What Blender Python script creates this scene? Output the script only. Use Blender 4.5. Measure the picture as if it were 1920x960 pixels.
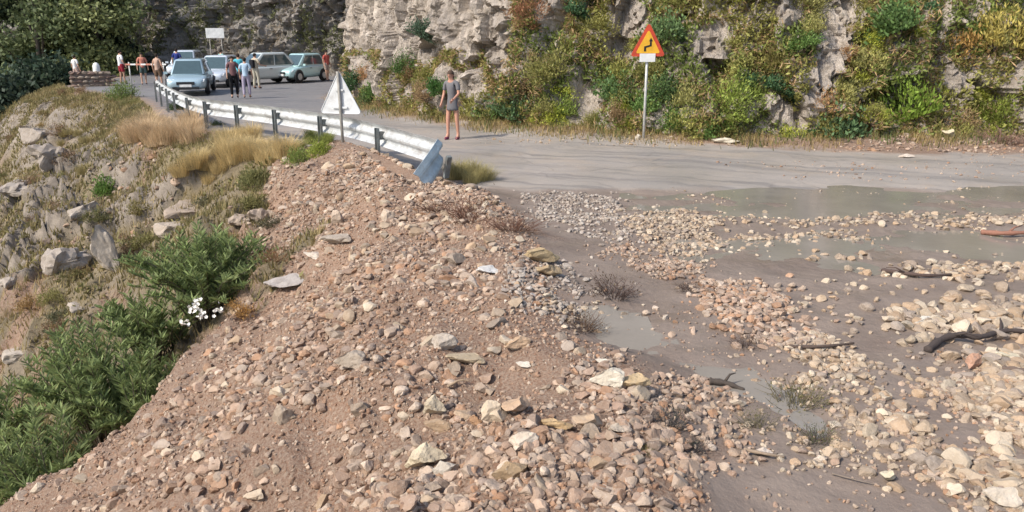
import bpy, bmesh, math, random
import numpy as np
from mathutils import Vector, Matrix, Euler

# ------------------------------------------------------------------ clear
for o in list(bpy.data.objects):
    bpy.data.objects.remove(o, do_unlink=True)
SC = bpy.context.scene
COL = SC.collection
R = math.radians

# ------------------------------------------------------------------ camera
CAM_H, PITCH, FPX = 2.6, R(15.7), 1478.0
cd = bpy.data.cameras.new('camera')
cd.sensor_width = 36.0
cd.lens = 36.0 * FPX / 1920.0
cd.clip_start, cd.clip_end = 0.05, 3000
cam = bpy.data.objects.new('camera', cd)
cam.location = (0, 0, CAM_H)
cam.rotation_euler = (R(90) - PITCH, 0, 0)
COL.objects.link(cam)
SC.camera = cam

# ------------------------------------------------------------------ sky, sun, exposure
SUN_EL = R(44)
SUN_DIR = Vector((-0.82, -0.57))          # horizontal direction TOWARDS the sun
SUN_DIR.normalize()
W = bpy.data.worlds.new('World')
SC.world = W
W.use_nodes = True
wn = W.node_tree
wn.nodes.clear()
sky = wn.nodes.new('ShaderNodeTexSky')
sky.sky_type = 'NISHITA'
sky.sun_disc = False
sky.sun_elevation = SUN_EL
sky.sun_rotation = math.atan2(SUN_DIR.x, SUN_DIR.y)
sky.air_density, sky.dust_density, sky.ozone_density = 1.0, 2.0, 1.0
bg = wn.nodes.new('ShaderNodeBackground')
bg.inputs['Strength'].default_value = 0.15
wo = wn.nodes.new('ShaderNodeOutputWorld')
wn.links.new(sky.outputs[0], bg.inputs[0])
wn.links.new(bg.outputs[0], wo.inputs[0])
sl = bpy.data.lights.new('sun', 'SUN')
sl.energy = 3.4
sl.angle = R(4.0)
sl.color = (1.0, 0.93, 0.82)
sun = bpy.data.objects.new('sun', sl)
COL.objects.link(sun)
tos = Vector((SUN_DIR.x * math.cos(SUN_EL), SUN_DIR.y * math.cos(SUN_EL), math.sin(SUN_EL)))
sun.rotation_euler = tos.to_track_quat('Z', 'Y').to_euler()
sun.location = tos * 60
SC.view_settings.view_transform = 'Standard'
SC.view_settings.look = 'None'
SC.view_settings.exposure = 0.42
SC.view_settings.gamma = 1.0
SC.view_settings.use_curve_mapping = False
# ------------------------------------------------------------------ numpy noise
def _hash(ix, iy, iz, k):
    h = (ix * 374761393 + iy * 668265263 + iz * 2147483647 + k * 1274126177) & 0xFFFFFFFF
    h = ((h ^ (h >> 13)) * 1274126177) & 0xFFFFFFFF
    h = ((h ^ (h >> 16)) * 2246822519) & 0xFFFFFFFF
    return ((h ^ (h >> 15)) & 0xFFFFFF) / float(0xFFFFFF)

def vnoise(x, y, z=0.0, k=0):
    x = np.asarray(x, float); y = np.asarray(y, float); z = np.asarray(z, float) + 0 * x
    ix, iy, iz = (np.floor(a).astype(np.int64) for a in (x, y, z))
    fx, fy, fz = x - ix, y - iy, z - iz
    fx, fy, fz = (f * f * (3 - 2 * f) for f in (fx, fy, fz))
    r = 0
    for dx in (0, 1):
        for dy in (0, 1):
            for dz in (0, 1):
                w = (fx if dx else 1 - fx) * (fy if dy else 1 - fy) * (fz if dz else 1 - fz)
                r = r + w * _hash(ix + dx, iy + dy, iz + dz, k)
    return r * 2 - 1

def fbm(x, y, z=0.0, oct=4, k=0, gain=0.5):
    r, a, s = 0, 1.0, 1.0
    for i in range(oct):
        r = r + a * vnoise(x * s + 13.7 * i, y * s + 7.1 * i, np.asarray(z) * s, k + i)
        a *= gain; s *= 2.03
    return r

def voro(x, y, z, k=0):
    # F1 distance, F2-F1 and a random value of the nearest cell
    x = np.asarray(x, float); y = np.asarray(y, float); z = np.asarray(z, float) + 0 * x
    ix, iy, iz = (np.floor(a).astype(np.int64) for a in (x, y, z))
    f1 = np.full(x.shape, 9.0); f2 = np.full(x.shape, 9.0); c = np.zeros(x.shape)
    for dx in (-1, 0, 1):
        for dy in (-1, 0, 1):
            for dz in (-1, 0, 1):
                a, b, e = ix + dx, iy + dy, iz + dz
                px = a + _hash(a, b, e, k); py = b + _hash(a, b, e, k + 1); pz = e + _hash(a, b, e, k + 2)
                d = np.sqrt((px - x) ** 2 + (py - y) ** 2 + (pz - z) ** 2)
                near = d < f1
                f2 = np.where(near, f1, np.minimum(f2, d))
                c = np.where(near, _hash(a, b, e, k + 3), c)
                f1 = np.where(near, d, f1)
    return f1, f2 - f1, c

def facets(x, y, z, k=0, tilt=1.0):
    # broken, flat-faced blocks: a random level and a random tilt for every cell
    x = np.asarray(x, float); y = np.asarray(y, float); z = np.asarray(z, float) + 0 * x
    ix, iy, iz = (np.floor(a).astype(np.int64) for a in (x, y, z))
    f1 = np.full(x.shape, 9.0); c = np.zeros(x.shape)
    for dx in (-1, 0, 1):
        for dy in (-1, 0, 1):
            for dz in (-1, 0, 1):
                a, b, e = ix + dx, iy + dy, iz + dz
                px = a + _hash(a, b, e, k); py = b + _hash(a, b, e, k + 1); pz = e + _hash(a, b, e, k + 2)
                ox, oy, oz = x - px, y - py, z - pz
                d = ox * ox + oy * oy + oz * oz
                near = d < f1
                lev = _hash(a, b, e, k + 3) - 0.5 + tilt * (ox * (_hash(a, b, e, k + 4) - 0.5) + oy * (_hash(a, b, e, k + 5) - 0.5) + oz * (_hash(a, b, e, k + 6) - 0.5))
                c = np.where(near, lev, c)
                f1 = np.where(near, d, f1)
    return c

def rockiness(x, y):
    n = fbm(x * 0.42, y * 0.42, 0, 3, 401) + 0.35 * fbm(x * 1.9, y * 1.9, 0, 3, 405)
    return sstep(0.22, 0.44, n + 0.16 * sstep(-9, -16, x)) * sstep(13.5, 16.5, y)

def sstep(a, b, x):
    t = np.clip((x - a) / (b - a), 0, 1)
    return t * t * (3 - 2 * t)

def sdist(x, y, poly):
    """distance to a polyline, positive on its left; and the position along it"""
    x = np.asarray(x, float); y = np.asarray(y, float)
    best = np.full(x.shape, 1e9); sg = np.ones(x.shape); al = np.zeros(x.shape); acc = 0
    n = len(poly) - 1
    for i in range(n):
        (ax, ay), (bx, by) = poly[i], poly[i + 1]
        ex, ey = bx - ax, by - ay
        L = math.hypot(ex, ey)
        t = ((x - ax) * ex + (y - ay) * ey) / (L * L)
        lo = -1e3 if i == 0 else 0; hi = 1e3 if i == n - 1 else 1
        t = np.clip(t, lo, hi)
        d = np.hypot(x - ax - t * ex, y - ay - t * ey)
        m = d < best
        best = np.where(m, d, best)
        sg = np.where(m, np.sign(ex * (y - ay) - ey * (x - ax)), sg)
        al = np.where(m, acc + t * L, al)
        acc += L
    return best * sg, al

# ------------------------------------------------------------------ plan of the place (metres, camera above the origin)
BRINK = [(0.2, 12.0), (-1.8, 13.7), (-3.3, 16.3), (-5.0, 18.5), (-6.5, 20.1), (-8.1, 21.6), (-10.3, 23.4), (-13.1, 29.0), (-16.2, 34.6), (-20.6, 38.6), (-24.2, 43.0), (-27.0, 62.0)]
RIDGE = [(0.5, -2.0), (0.5, 3.0), (0.66, 4.2), (0.62, 5.0), (0.45, 5.7), (-0.08, 6.5), (-0.12, 8.0), (-0.15, 9.5), (-0.45, 11.5), (-0.95, 13.0), (-2.2, 15.0), (-3.4, 16.8)]
CLIFF = [(40, 23), (25, 21.2), (13, 20.1), (9.6, 19.5), (7.0, 19.5), (4.5, 20.3), (2.0, 21.0), (0.3, 22.3), (-1.4, 23.7), (-3.4, 26.4), (-5.4, 29.6), (-7.1, 34.0), (-7.6, 36.5), (-6.6, 44), (-6.5, 52)]
FARWALL = [(-4.0, 51.0), (-9.0, 52.5), (-16, 55), (-24, 59), (-34, 64), (-48, 74)]

def h_hill(x, y, fine=True):
    s, al = sdist(x, y, BRINK)
    s2 = np.maximum(s, 0)
    z = -(0.30 * np.minimum(s2, 1.0) + 0.66 * np.maximum(s2 - 1.0, 0) + 0.35 * sstep(-17, -22, x) * np.maximum(s2 - 1.6, 0)) - 0.05
    amp = sstep(0.3, 3.0, s)
    if fine:
        z = z + amp * (0.55 * fbm(x * 0.33, y * 0.33, 0, 4, 3) + 0.16 * fbm(x * 2.1, y * 2.1, 0, 4, 9))
        # rocky ledges
        rk = rockiness(x, y)
        wx, wy = x + 0.25 * vnoise(x * 1.3, y * 1.3, 0, 23), y + 0.25 * vnoise(x * 1.3, y * 1.3, 0, 24)
        z = z + amp * (0.25 + 0.75 * rk) * (0.62 * facets(wx * 0.62, wy * 0.62, 0.5, 21, 1.2) + 0.30 * facets(wx * 1.9, wy * 1.9, 0.5, 27, 1.4) + 0.10 * facets(x * 5.5, y * 5.5, 0.5, 29, 1.5)) + amp * 0.25 * rk
    return np.maximum(z, -16.0), s

def h_debris(x, y, fine=True):
    s, al = sdist(x, y, RIDGE)
    s2 = np.maximum(s, 0)
    k = 0.55
    sc = np.interp(y, [0, 6, 7.3, 8.4, 9.4, 11.0, 12.0, 13.3, 15.0, 17.5, 19.0], [6.0, 5.9, 5.5, 4.8, 4.5, 3.8, 3.3, 2.7, 2.0, 1.2, 0.8])
    if fine:
        sc = sc + 0.25 * fbm(x * 0.8, y * 0.8, 0, 2, 35)
    z = 0.16 - (0.22 * np.minimum(s2, 1.2) + k * np.maximum(s2 - 1.2, 0)) - 1.0 * np.maximum(s2 - sc, 0)
    z = z + 0.22 * sstep(13.5, 16.5, y) * np.exp(-((s - 0.2) / 0.9) ** 2)
    if fine:
        z = z + sstep(0, 0.8, s2) * (0.15 * fbm(x * 0.9, y * 0.9, 0, 4, 31) + 0.06 * fbm(x * 3.4, y * 3.4, 0, 4, 37))
    return z, s

RUNNEL = [(0.2, 8.3), (0.42, 7.8), (0.7, 7.1), (1.2, 6.5), (1.65, 5.9), (2.0, 5.4), (2.1, 4.8), (2.3, 4.0)]
def pools(x, y):
    n = 0.45 * fbm(x * 0.7, y * 1.1, 0, 4, 61)
    a = sstep(11.4, 11.9, y + n) * (1 - sstep(13.2, 13.9, y - 0.1 * np.maximum(x - 3, 0) + n)) * sstep(1.0, 2.4, x + n)
    b = sstep(8.3, 9.0, y + 0.2 * (x - 4) + n) * (1 - sstep(10.3, 10.8, y + n)) * sstep(1.9, 2.9, x - 0.15 * (9 - y) + n)
    dr, _ = sdist(x, y, RUNNEL)
    c = np.exp(-((dr + 0.3 * n) / 0.17) ** 2) * sstep(4.3, 4.9, y) * sstep(8.4, 7.8, y)
    return np.clip(a + b + 1.1 * c, 0, 1.1)

def h_flat(x, y, fine=True):
    # the wash on the right of the berm, and the road
    sr, _ = sdist(x, y, RIDGE)
    near = 1 - sstep(12.6, 14.2, y + 0.25 * fbm(x * 0.8, y * 0.8, 0, 2, 41))
    pool = pools(x, y)
    z = near * (0.16 * np.exp(-(sr / 0.55) ** 2))
    if fine:
        z = z + near * (0.034 * fbm(x * 0.8, y * 0.8, 0, 3, 45) + 0.020 * fbm(x * 2.6, y * 3.4, 0, 4, 49))
        z = z + (1 - near) * 0.006 * fbm(x * 1.2, y * 1.2, 0, 2, 55)
    z = z - 0.034 * pool
    # rubble spread over the right foreground
    z = z + 0.06 * sstep(-0.2, 1.8, x - 1.75 - 0.42 * (y - 4)) * (1 - sstep(7.4, 9.0, y))
    # verge at the foot of the cliff
    z = z + 0.22 * sstep(-1.2, 0.5, cliff_side(x, y) + 0.3 * fbm(x, y, 0, 2, 58))
    return z

def cliff_side(x, y):
    s, al = sdist(x, y, CLIFF)
    return -s        # positive towards the rock (right of the polyline drawn from right to left is the rock)

def _parts(x, y, fine):
    zh, sh = h_hill(x, y, fine)
    zd, sd = h_debris(x, y, fine)
    flat = np.where(y < 13.4, sd <= 0, sh <= 0)
    zdv = np.where((sd > 0) & (y < 17.6), zd, -99.0)
    zhv = np.where(sh > 0, zh, -99.0)
    return zh, sh, zd, sd, flat, zdv, zhv

def zground(x, y, fine=True):
    x = np.asarray(x, float); y = np.asarray(y, float)
    zh, sh, zd, sd, flat, zdv, zhv = _parts(x, y, fine)
    zf = h_flat(x, y, fine)
    spill = np.where((y > 11.5) & (y < 17.6), zd - 0.45 * np.maximum(-sd, 0) - 0.03, -99.0)
    return np.where(flat, np.maximum(zf, spill), np.maximum(zdv, zhv))

def zone(x, y):
    """0 flat, 1 debris, 2 hill"""
    zh, sh, zd, sd, flat, zdv, zhv = _parts(x, y, True)
    return np.where(flat, 0, np.where(zdv >= zhv, 1, 2))

def project(x, y, z):
    cp, sp = math.cos(PITCH), math.sin(PITCH)
    d = y * cp - (z - CAM_H) * sp
    b = y * sp + (z - CAM_H) * cp
    return 960 + FPX * x / d, 480 - FPX * b / d, d

def unproj(u, v, z=0.0):
    a, b = (u - 960) / FPX, -(v - 480) / FPX
    dx, dy, dz = a, math.cos(PITCH) + b * math.sin(PITCH), -math.sin(PITCH) + b * math.cos(PITCH)
    t = (z - CAM_H) / dz
    return dx * t, dy * t

_T = np.concatenate([np.arange(3.5, 20, 0.03), np.arange(20, 62, 0.06)])
def hit(u, v):
    """point of the ground seen along a sight line of the photograph"""
    a, b = (u - 960) / FPX, -(v - 480) / FPX
    dx, dy, dz = a, math.cos(PITCH) + b * math.sin(PITCH), -math.sin(PITCH) + b * math.cos(PITCH)
    X, Y, Z = dx * _T, dy * _T, CAM_H + dz * _T
    g = zground(X, Y)
    i = np.argmax(Z < g)
    if not (Z[i] < g[i]):
        i = len(_T) - 1
    return float(X[i]), float(Y[i]), float(g[i])
# ------------------------------------------------------------------ helpers
RNG = np.random.default_rng(7)
random.seed(7)

def tag(o, label=None, cat=None, group=None, kind=None):
    if label: o['label'] = label
    if cat: o['category'] = cat
    if group: o['group'] = group
    if kind: o['kind'] = kind
    return o

def mesh_np(name, V, F, cols=None, smooth=True, mat=None):
    """mesh from arrays; cols: dict name -> (nverts,4)"""
    V = np.asarray(V, np.float32); F = np.asarray(F, np.int32)
    me = bpy.data.meshes.new(name)
    k = F.shape[1]
    me.vertices.add(len(V)); me.vertices.foreach_set('co', V.ravel())
    me.loops.add(F.size); me.loops.foreach_set('vertex_index', F.ravel())
    me.polygons.add(len(F))
    me.polygons.foreach_set('loop_start', np.arange(0, F.size, k, dtype=np.int32))
    me.polygons.foreach_set('loop_total', np.full(len(F), k, np.int32))
    me.polygons.foreach_set('use_smooth', np.full(len(F), smooth, bool))
    me.update(calc_edges=True)
    if cols:
        for n, c in cols.items():
            a = me.color_attributes.new(n, 'FLOAT_COLOR', 'POINT')
            a.data.foreach_set('color', np.asarray(c, np.float32).ravel())
    if mat: me.materials.append(mat)
    return me

def link(name, me, parent=None, loc=(0, 0, 0), rot=(0, 0, 0), scale=(1, 1, 1), color=None):
    o = bpy.data.objects.new(name, me)
    COL.objects.link(o)
    o.location = loc; o.rotation_euler = rot; o.scale = scale
    if parent is not None: o.parent = parent
    if color is not None: o.color = (*color, 1)
    return o

def empty(name, loc, rz=0.0, scale=1.0):
    o = bpy.data.objects.new(name, None)
    o.empty_display_size = 0.1
    COL.objects.link(o)
    o.location = loc; o.rotation_euler = (0, 0, rz); o.scale = (scale,) * 3
    return o

class MB:
    """collects shapes into one mesh"""
    def __init__(s): s.v, s.f = [], []
    def add(s, V, F):
        n = len(s.v)
        s.v += [tuple(p) for p in V]; s.f += [tuple(i + n for i in f) for f in F]
        return s
    def box(s, c, d, rot=None):
        V = [Vector(((i - .5) * d[0], (j - .5) * d[1], (k - .5) * d[2])) for i in (0, 1) for j in (0, 1) for k in (0, 1)]
        if rot: V = [rot @ p for p in V]
        V = [p + Vector(c) for p in V]
        return s.add(V, [(0, 1, 3, 2), (4, 6, 7, 5), (0, 4, 5, 1), (2, 3, 7, 6), (0, 2, 6, 4), (1, 5, 7, 3)])
    def tube(s, pts, rad, n=8, cap=True):
        P = [Vector(p) for p in pts]
        rad = [rad] * len(P) if not hasattr(rad, '__len__') else rad
        V, F = [], []
        up = Vector((0.13, 0.21, 1)).normalized()
        for i, p in enumerate(P):
            t = (P[min(i + 1, len(P) - 1)] - P[max(i - 1, 0)]).normalized()
            a = t.cross(up)
            if a.length < 1e-3: a = t.cross(Vector((1, 0, 0)))
            a.normalize(); b = t.cross(a)
            for k in range(n):
                q = 2 * math.pi * k / n
                V.append(p + (a * math.cos(q) + b * math.sin(q)) * rad[i])
        for i in range(len(P) - 1):
            for k in range(n):
                F.append((i * n + k, i * n + (k + 1) % n, (i + 1) * n + (k + 1) % n, (i + 1) * n + k))
        if cap:
            F.append(tuple(range(n - 1, -1, -1))); F.append(tuple((len(P) - 1) * n + k for k in range(n)))
        return s.add(V, F)
    def disc(s, c, r, t, axis='x', n=20, r2=None):
        ax = {'x': (t / 2, 0, 0), 'y': (0, t / 2, 0), 'z': (0, 0, t / 2)}[axis]
        c = Vector(c); d = Vector(ax)
        rr = r if r2 is None else r2
        return s.tube([c - d, c - d * .6, c + d * .6, c + d], [rr, r, r, rr], n)
    def prism(s, outline, y0, y1):
        """outline in (x,z), extruded along y"""
        n = len(outline)
        V = [(x, y0, z) for x, z in outline] + [(x, y1, z) for x, z in outline]
        F = [tuple(range(n)), tuple(range(2 * n - 1, n - 1, -1))] + [(i, i + n, (i + 1) % n + n, (i + 1) % n) for i in range(n)]
        return s.add(V, F)
    def mesh(s, name, mat=None, smooth=False):
        me = bpy.data.meshes.new(name)
        me.from_pydata([tuple(p) for p in s.v], [], s.f)
        bm = bmesh.new(); bm.from_mesh(me)
        bmesh.ops.recalc_face_normals(bm, faces=bm.faces); bm.to_mesh(me); bm.free()
        if smooth: me.polygons.foreach_set('use_smooth', [True] * len(me.polygons))
        if mat: me.materials.append(mat)
        return me
    def obj(s, name, mat, parent=None, smooth=False, **k):
        return link(name, s.mesh(name, mat, smooth), parent, **k)

# ------------------------------------------------------------------ materials
class NT:
    def __init__(s, name):
        s.m = bpy.data.materials.new(name); s.m.use_nodes = True
        s.t = s.m.node_tree; s.n = s.t.nodes; s.b = s.n['Principled BSDF']
    def new(s, typ, **k):
        n = s.n.new(typ)
        for a, v in k.items(): setattr(n, a, v)
        return n
    def l(s, a, b): s.t.links.new(a, b)
    def noise(s, scale, detail=4, rough=0.55, vec=None, dist=0.0):
        n = s.new('ShaderNodeTexNoise')
        n.inputs['Scale'].default_value = scale; n.inputs['Detail'].default_value = detail
        n.inputs['Roughness'].default_value = rough; n.inputs['Distortion'].default_value = dist
        if vec is not None: s.l(vec, n.inputs['Vector'])
        return n.outputs['Fac']
    def ramp(s, fac, stops):
        n = s.new('ShaderNodeValToRGB')
        e = n.color_ramp.elements
        while len(e) < len(stops): e.new(0.5)
        for el, (p, c) in zip(e, stops):
            el.position = p
            el.color = (*c, 1) if hasattr(c, '__len__') else (c, c, c, 1)
        s.l(fac, n.inputs[0]); return n.outputs[0]
    def mix(s, f, a, b, mode='MIX'):
        n = s.new('ShaderNodeMix', data_type='RGBA', blend_type=mode)
        n.clamp_factor = True
        for k, v in ((0, f), (6, a), (7, b)):
            if isinstance(v, bpy.types.NodeSocket): s.l(v, n.inputs[k])
            elif k == 0: n.inputs[0].default_value = v
            else: n.inputs[k].default_value = (*v, 1) if hasattr(v, '__len__') else (v, v, v, 1)
        return n.outputs[2]
    def math(s, op, a, b=0.0):
        n = s.new('ShaderNodeMath', operation=op)
        for k, v in ((0, a), (1, b)):
            if isinstance(v, bpy.types.NodeSocket): s.l(v, n.inputs[k])
            else: n.inputs[k].default_value = v
        return n.outputs[0]
    def bump(s, h, strength, dist=0.02):
        n = s.new('ShaderNodeBump')
        n.inputs['Strength'].default_value = strength; n.inputs['Distance'].default_value = dist
        s.l(h, n.inputs['Height']); s.l(n.outputs[0], s.b.inputs['Normal'])
        return n
    def pos(s):
        return s.new('ShaderNodeNewGeometry').outputs['Position']
    def obj(s):
        return s.new('ShaderNodeTexCoord').outputs['Object']

def simple(name, col, rough=0.6, metal=0.0, var=0.15, scale=6.0, spec=0.5, coat=0.0, grime=0.0):
    t = NT(name)
    n = t.noise(scale, 4, 0.6, t.obj())
    c = t.ramp(n, [(0.3, [x * (1 - var) for x in col]), (0.7, [min(1, x * (1 + var)) for x in col])])
    if grime:
        c = t.mix(t.ramp(t.noise(5.0, 6, 0.75, t.obj(), 0.4), [(0.50, 0.0), (0.72, grime)]), c, (0.20, 0.13, 0.085))
        c = t.mix(t.ramp(t.noise(26, 4, 0.7, t.obj()), [(0.55, 0.0), (0.75, grime * 0.7)]), c, (0.26, 0.22, 0.18))
    t.l(c, t.b.inputs['Base Color'])
    t.b.inputs['Roughness'].default_value = rough; t.b.inputs['Metallic'].default_value = metal
    t.b.inputs['Specular IOR Level'].default_value = spec; t.b.inputs['Coat Weight'].default_value = coat
    return t.m

def mat_ground():
    t = NT('ground_surface')
    p = t.pos()
    at = t.new('ShaderNodeAttribute', attribute_name='wt')
    sp = t.new('ShaderNodeSeparateColor'); t.l(at.outputs['Color'], sp.inputs[0])
    wa, wm, wv = sp.outputs[0], sp.outputs[1], sp.outputs[2]
    big, mid, fine = t.noise(0.45, 4, 0.6, p), t.noise(3.0, 6, 0.65, p), t.noise(38, 5, 0.7, p)
    dirt = t.mix(t.ramp(mid, [(0.3, 0.0), (0.7, 1.0)]), (0.155, 0.082, 0.053), (0.265, 0.165, 0.11))
    dirt = t.mix(t.ramp(big, [(0.42, 0.0), (0.62, 0.7)]), dirt, (0.31, 0.175, 0.11))
    dirt = t.mix(t.ramp(fine, [(0.38, 0.0), (0.66, 0.8)]), dirt, (0.43, 0.335, 0.26))
    mud = t.mix(t.ramp(t.noise(1.3, 5, 0.6, p), [(0.3, 0), (0.7, 1)]), (0.17, 0.13, 0.105), (0.25, 0.20, 0.165))
    mud = t.mix(t.ramp(t.noise(60, 3, 0.6, p), [(0.62, 0.0), (0.72, 0.5)]), mud, (0.36, 0.30, 0.24))
    # asphalt under a film of dust, with darker tyre tracks that follow the bend
    xyz = t.new('ShaderNodeSeparateXYZ'); t.l(p, xyz.inputs[0])
    curve = t.math('ADD', t.math('ADD', xyz.outputs[1], t.math('MULTIPLY', xyz.outputs[0], 0.42)), t.math('MULTIPLY', big, 1.6))
    comb = t.new('ShaderNodeCombineXYZ'); t.l(curve, comb.inputs[0]); t.l(t.math('MULTIPLY', xyz.outputs[0], 0.05), comb.inputs[1])
    tracks = t.ramp(t.noise(1.9, 5, 0.7, comb.outputs[0]), [(0.50, 0.0), (0.60, 1.0)])
    asph = t.mix(t.ramp(big, [(0.35, 0), (0.65, 1)]), (0.28, 0.255, 0.232), (0.365, 0.32, 0.28))
    asph = t.mix(t.math('MULTIPLY', tracks, 0.8), asph, (0.19, 0.175, 0.165))
    asph = t.mix(t.ramp(fine, [(0.45, 0.0), (0.75, 0.35)]), asph, (0.42, 0.37, 0.32))
    dry = t.ramp(t.noise(0.7, 6, 0.7, p, 0.8), [(0.52, 0.0), (0.64, 0.5)])
    asph = t.mix(dry, asph, (0.37, 0.30, 0.235))
    vc = t.new('ShaderNodeTexVoronoi', feature='DISTANCE_TO_EDGE'); vc.inputs['Scale'].default_value = 0.32
    dv = t.new('ShaderNodeVectorMath', operation='ADD'); t.l(p, dv.inputs[0])
    nv = t.new('ShaderNodeTexNoise'); nv.inputs['Scale'].default_value = 1.1; nv.inputs['Detail'].default_value = 4; t.l(p, nv.inputs['Vector']); t.l(nv.outputs['Color'], dv.inputs[1])
    t.l(dv.outputs[0], vc.inputs['Vector'])
    asph = t.mix(t.ramp(vc.outputs['Distance'], [(0.0, 0.28), (0.012, 0.0)]), asph, (0.10, 0.09, 0.085))
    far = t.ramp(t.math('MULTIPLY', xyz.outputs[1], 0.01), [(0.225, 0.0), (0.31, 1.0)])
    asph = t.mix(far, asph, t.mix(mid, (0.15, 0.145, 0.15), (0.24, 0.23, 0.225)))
    veg = t.mix(t.ramp(t.noise(1.1, 5, 0.7, p), [(0.36, 0), (0.62, 1)]), (0.145, 0.115, 0.07), (0.24, 0.19, 0.105))
    veg = t.mix(t.ramp(t.noise(0.8, 4, 0.6, t.new('ShaderNodeTexCoord').outputs['Object']), [(0.5, 0), (0.62, 0.8)]), veg, (0.25, 0.205, 0.16))
    veg = t.mix(t.ramp(fine, [(0.4, 0), (0.7, 0.7)]), veg, (0.30, 0.25, 0.18))
    rock = t.mix(t.ramp(t.noise(2.2, 5, 0.7, p), [(0.35, 0), (0.65, 1)]), (0.22, 0.185, 0.155), (0.37, 0.315, 0.26))
    rock = t.mix(t.ramp(t.noise(11, 5, 0.7, p), [(0.45, 0), (0.7, 0.7)]), rock, (0.20, 0.17, 0.135))
    veg = t.mix(at.outputs['Alpha'], veg, rock)
    c = t.mix(wv, dirt, veg); c = t.mix(wm, c, mud); c = t.mix(wa, c, asph)
    t.l(c, t.b.inputs['Base Color'])
    wet = t.ramp(t.noise(0.9, 4, 0.6, p), [(0.35, 0.28), (0.62, 0.65)])
    rr = t.mix(wm, (0.95, 0.95, 0.95), wet); rr = t.mix(wa, rr, t.ramp(t.noise(0.5, 4, 0.6, p), [(0.38, 0.38), (0.62, 0.75)]))
    t.l(rr, t.b.inputs['Roughness'])
    t.b.inputs['Specular IOR Level'].default_value = 0.4
    h = t.math('ADD', t.math('MULTIPLY', mid, 0.5), fine)
    bh = t.mix(wm, h, t.math('MULTIPLY', t.noise(9, 6, 0.6, p), 0.5)); bh = t.mix(wa, bh, t.math('MULTIPLY', fine, 0.25))
    t.bump(bh, 0.9, 0.05)
    return t.m

def mat_rock(name, use_attr):
    t = NT(name)
    if use_attr:
        src = t.new('ShaderNodeAttribute', attribute_name='col').outputs['Color']; p = t.pos()
    else:
        src = t.new('ShaderNodeObjectInfo').outputs['Color']; p = t.pos()
    n1, n2 = t.noise(9, 5, 0.65, p), t.noise(55, 4, 0.7, p)
    c = t.mix(t.ramp(n1, [(0.35, 0.0), (0.7, 0.55)]), src, t.mix(1.0, src, (0.62, 0.55, 0.47), 'MULTIPLY'))
    c = t.mix(t.ramp(n2, [(0.55, 0.0), (0.75, 0.35)]), c, (0.62, 0.56, 0.48))
    t.l(c, t.b.inputs['Base Color'])
    t.b.inputs['Roughness'].default_value = 0.88; t.b.inputs['Specular IOR Level'].default_value = 0.3
    t.bump(t.math('ADD', n1, t.math('MULTIPLY', n2, 0.6)), 0.7, 0.02)
    return t.m

def mat_cliff(name, cols, scale=1.0):
    t = NT(name)
    p = t.pos()
    mp = t.new('ShaderNodeMapping'); mp.inputs['Scale'].default_value = (1, 1, 0.45); t.l(p, mp.inputs[0])
    a, b, c = t.noise(0.9 * scale, 6, 0.65, mp.outputs[0], 0.6), t.noise(4.5 * scale, 6, 0.7, mp.outputs[0]), t.noise(24 * scale, 5, 0.7, p)
    col = t.ramp(a, [(0.30, cols[0]), (0.46, cols[1]), (0.60, cols[2]), (0.75, cols[3])])
    col = t.mix(t.ramp(b, [(0.42, 0.0), (0.64, 0.75)]), col, cols[4])
    vn = t.new('ShaderNodeTexVoronoi', feature='DISTANCE_TO_EDGE'); vn.inputs['Scale'].default_value = 1.6 * scale
    ds = t.new('ShaderNodeVectorMath', operation='ADD'); t.l(mp.outputs[0], ds.inputs[0])
    nn = t.new('ShaderNodeTexNoise'); nn.inputs['Scale'].default_value = 2.2; t.l(p, nn.inputs['Vector']); t.l(nn.outputs['Color'], ds.inputs[1])
    t.l(ds.outputs[0], vn.inputs['Vector'])
    crack = t.ramp(vn.outputs["Distance"], [(0.0, 0.22), (0.09, 0.0)])
    col = t.mix(crack, col, cols[5])
    col = t.mix(t.ramp(c, [(0.48, 0.0), (0.75, 0.4)]), col, cols[3])
    t.l(col, t.b.inputs['Base Color'])
    t.b.inputs['Roughness'].default_value = 0.92; t.b.inputs['Specular IOR Level'].default_value = 0.25
    t.bump(t.math('ADD', t.math('MULTIPLY', b, 1.2), t.math('ADD', t.math('MULTIPLY', c, 0.5), t.math('MULTIPLY', crack, -0.8))), 1.0, 0.12)
    return t.m

def mat_leaf(name, transl=0.35, rough=0.6, var=0.5):
    """colour comes from the object's own colour, varied leaf by leaf"""
    t = NT(name)
    src = t.new('ShaderNodeObjectInfo').outputs['Color']
    lv = t.new('ShaderNodeAttribute', attribute_name='lv')
    sp = t.new('ShaderNodeSeparateColor'); t.l(lv.outputs['Color'], sp.inputs[0])
    k = t.math('ADD', t.math('MULTIPLY', sp.outputs[0], 2 * var), 1.0 - var)
    cb = t.new('ShaderNodeCombineColor'); t.l(k, cb.inputs[0]); t.l(k, cb.inputs[1]); t.l(k, cb.inputs[2])
    c = t.mix(1.0, src, cb.outputs[0], 'MULTIPLY')
    c = t.mix(t.math('MULTIPLY', sp.outputs[1], 0.45), c, (0.30, 0.24, 0.10))
    t.l(c, t.b.inputs['Base Color'])
    t.b.inputs['Roughness'].default_value = rough; t.b.inputs['Specular IOR Level'].default_value = 0.3
    tr = t.new('ShaderNodeBsdfTranslucent'); t.l(c, tr.inputs[0])
    mx = t.new('ShaderNodeMixShader'); mx.inputs[0].default_value = transl
    out = t.n['Material Output']
    t.l(t.b.outputs[0], mx.inputs[1]); t.l(tr.outputs[0], mx.inputs[2]); t.l(mx.outputs[0], out.inputs['Surface'])
    return t.m

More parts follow.
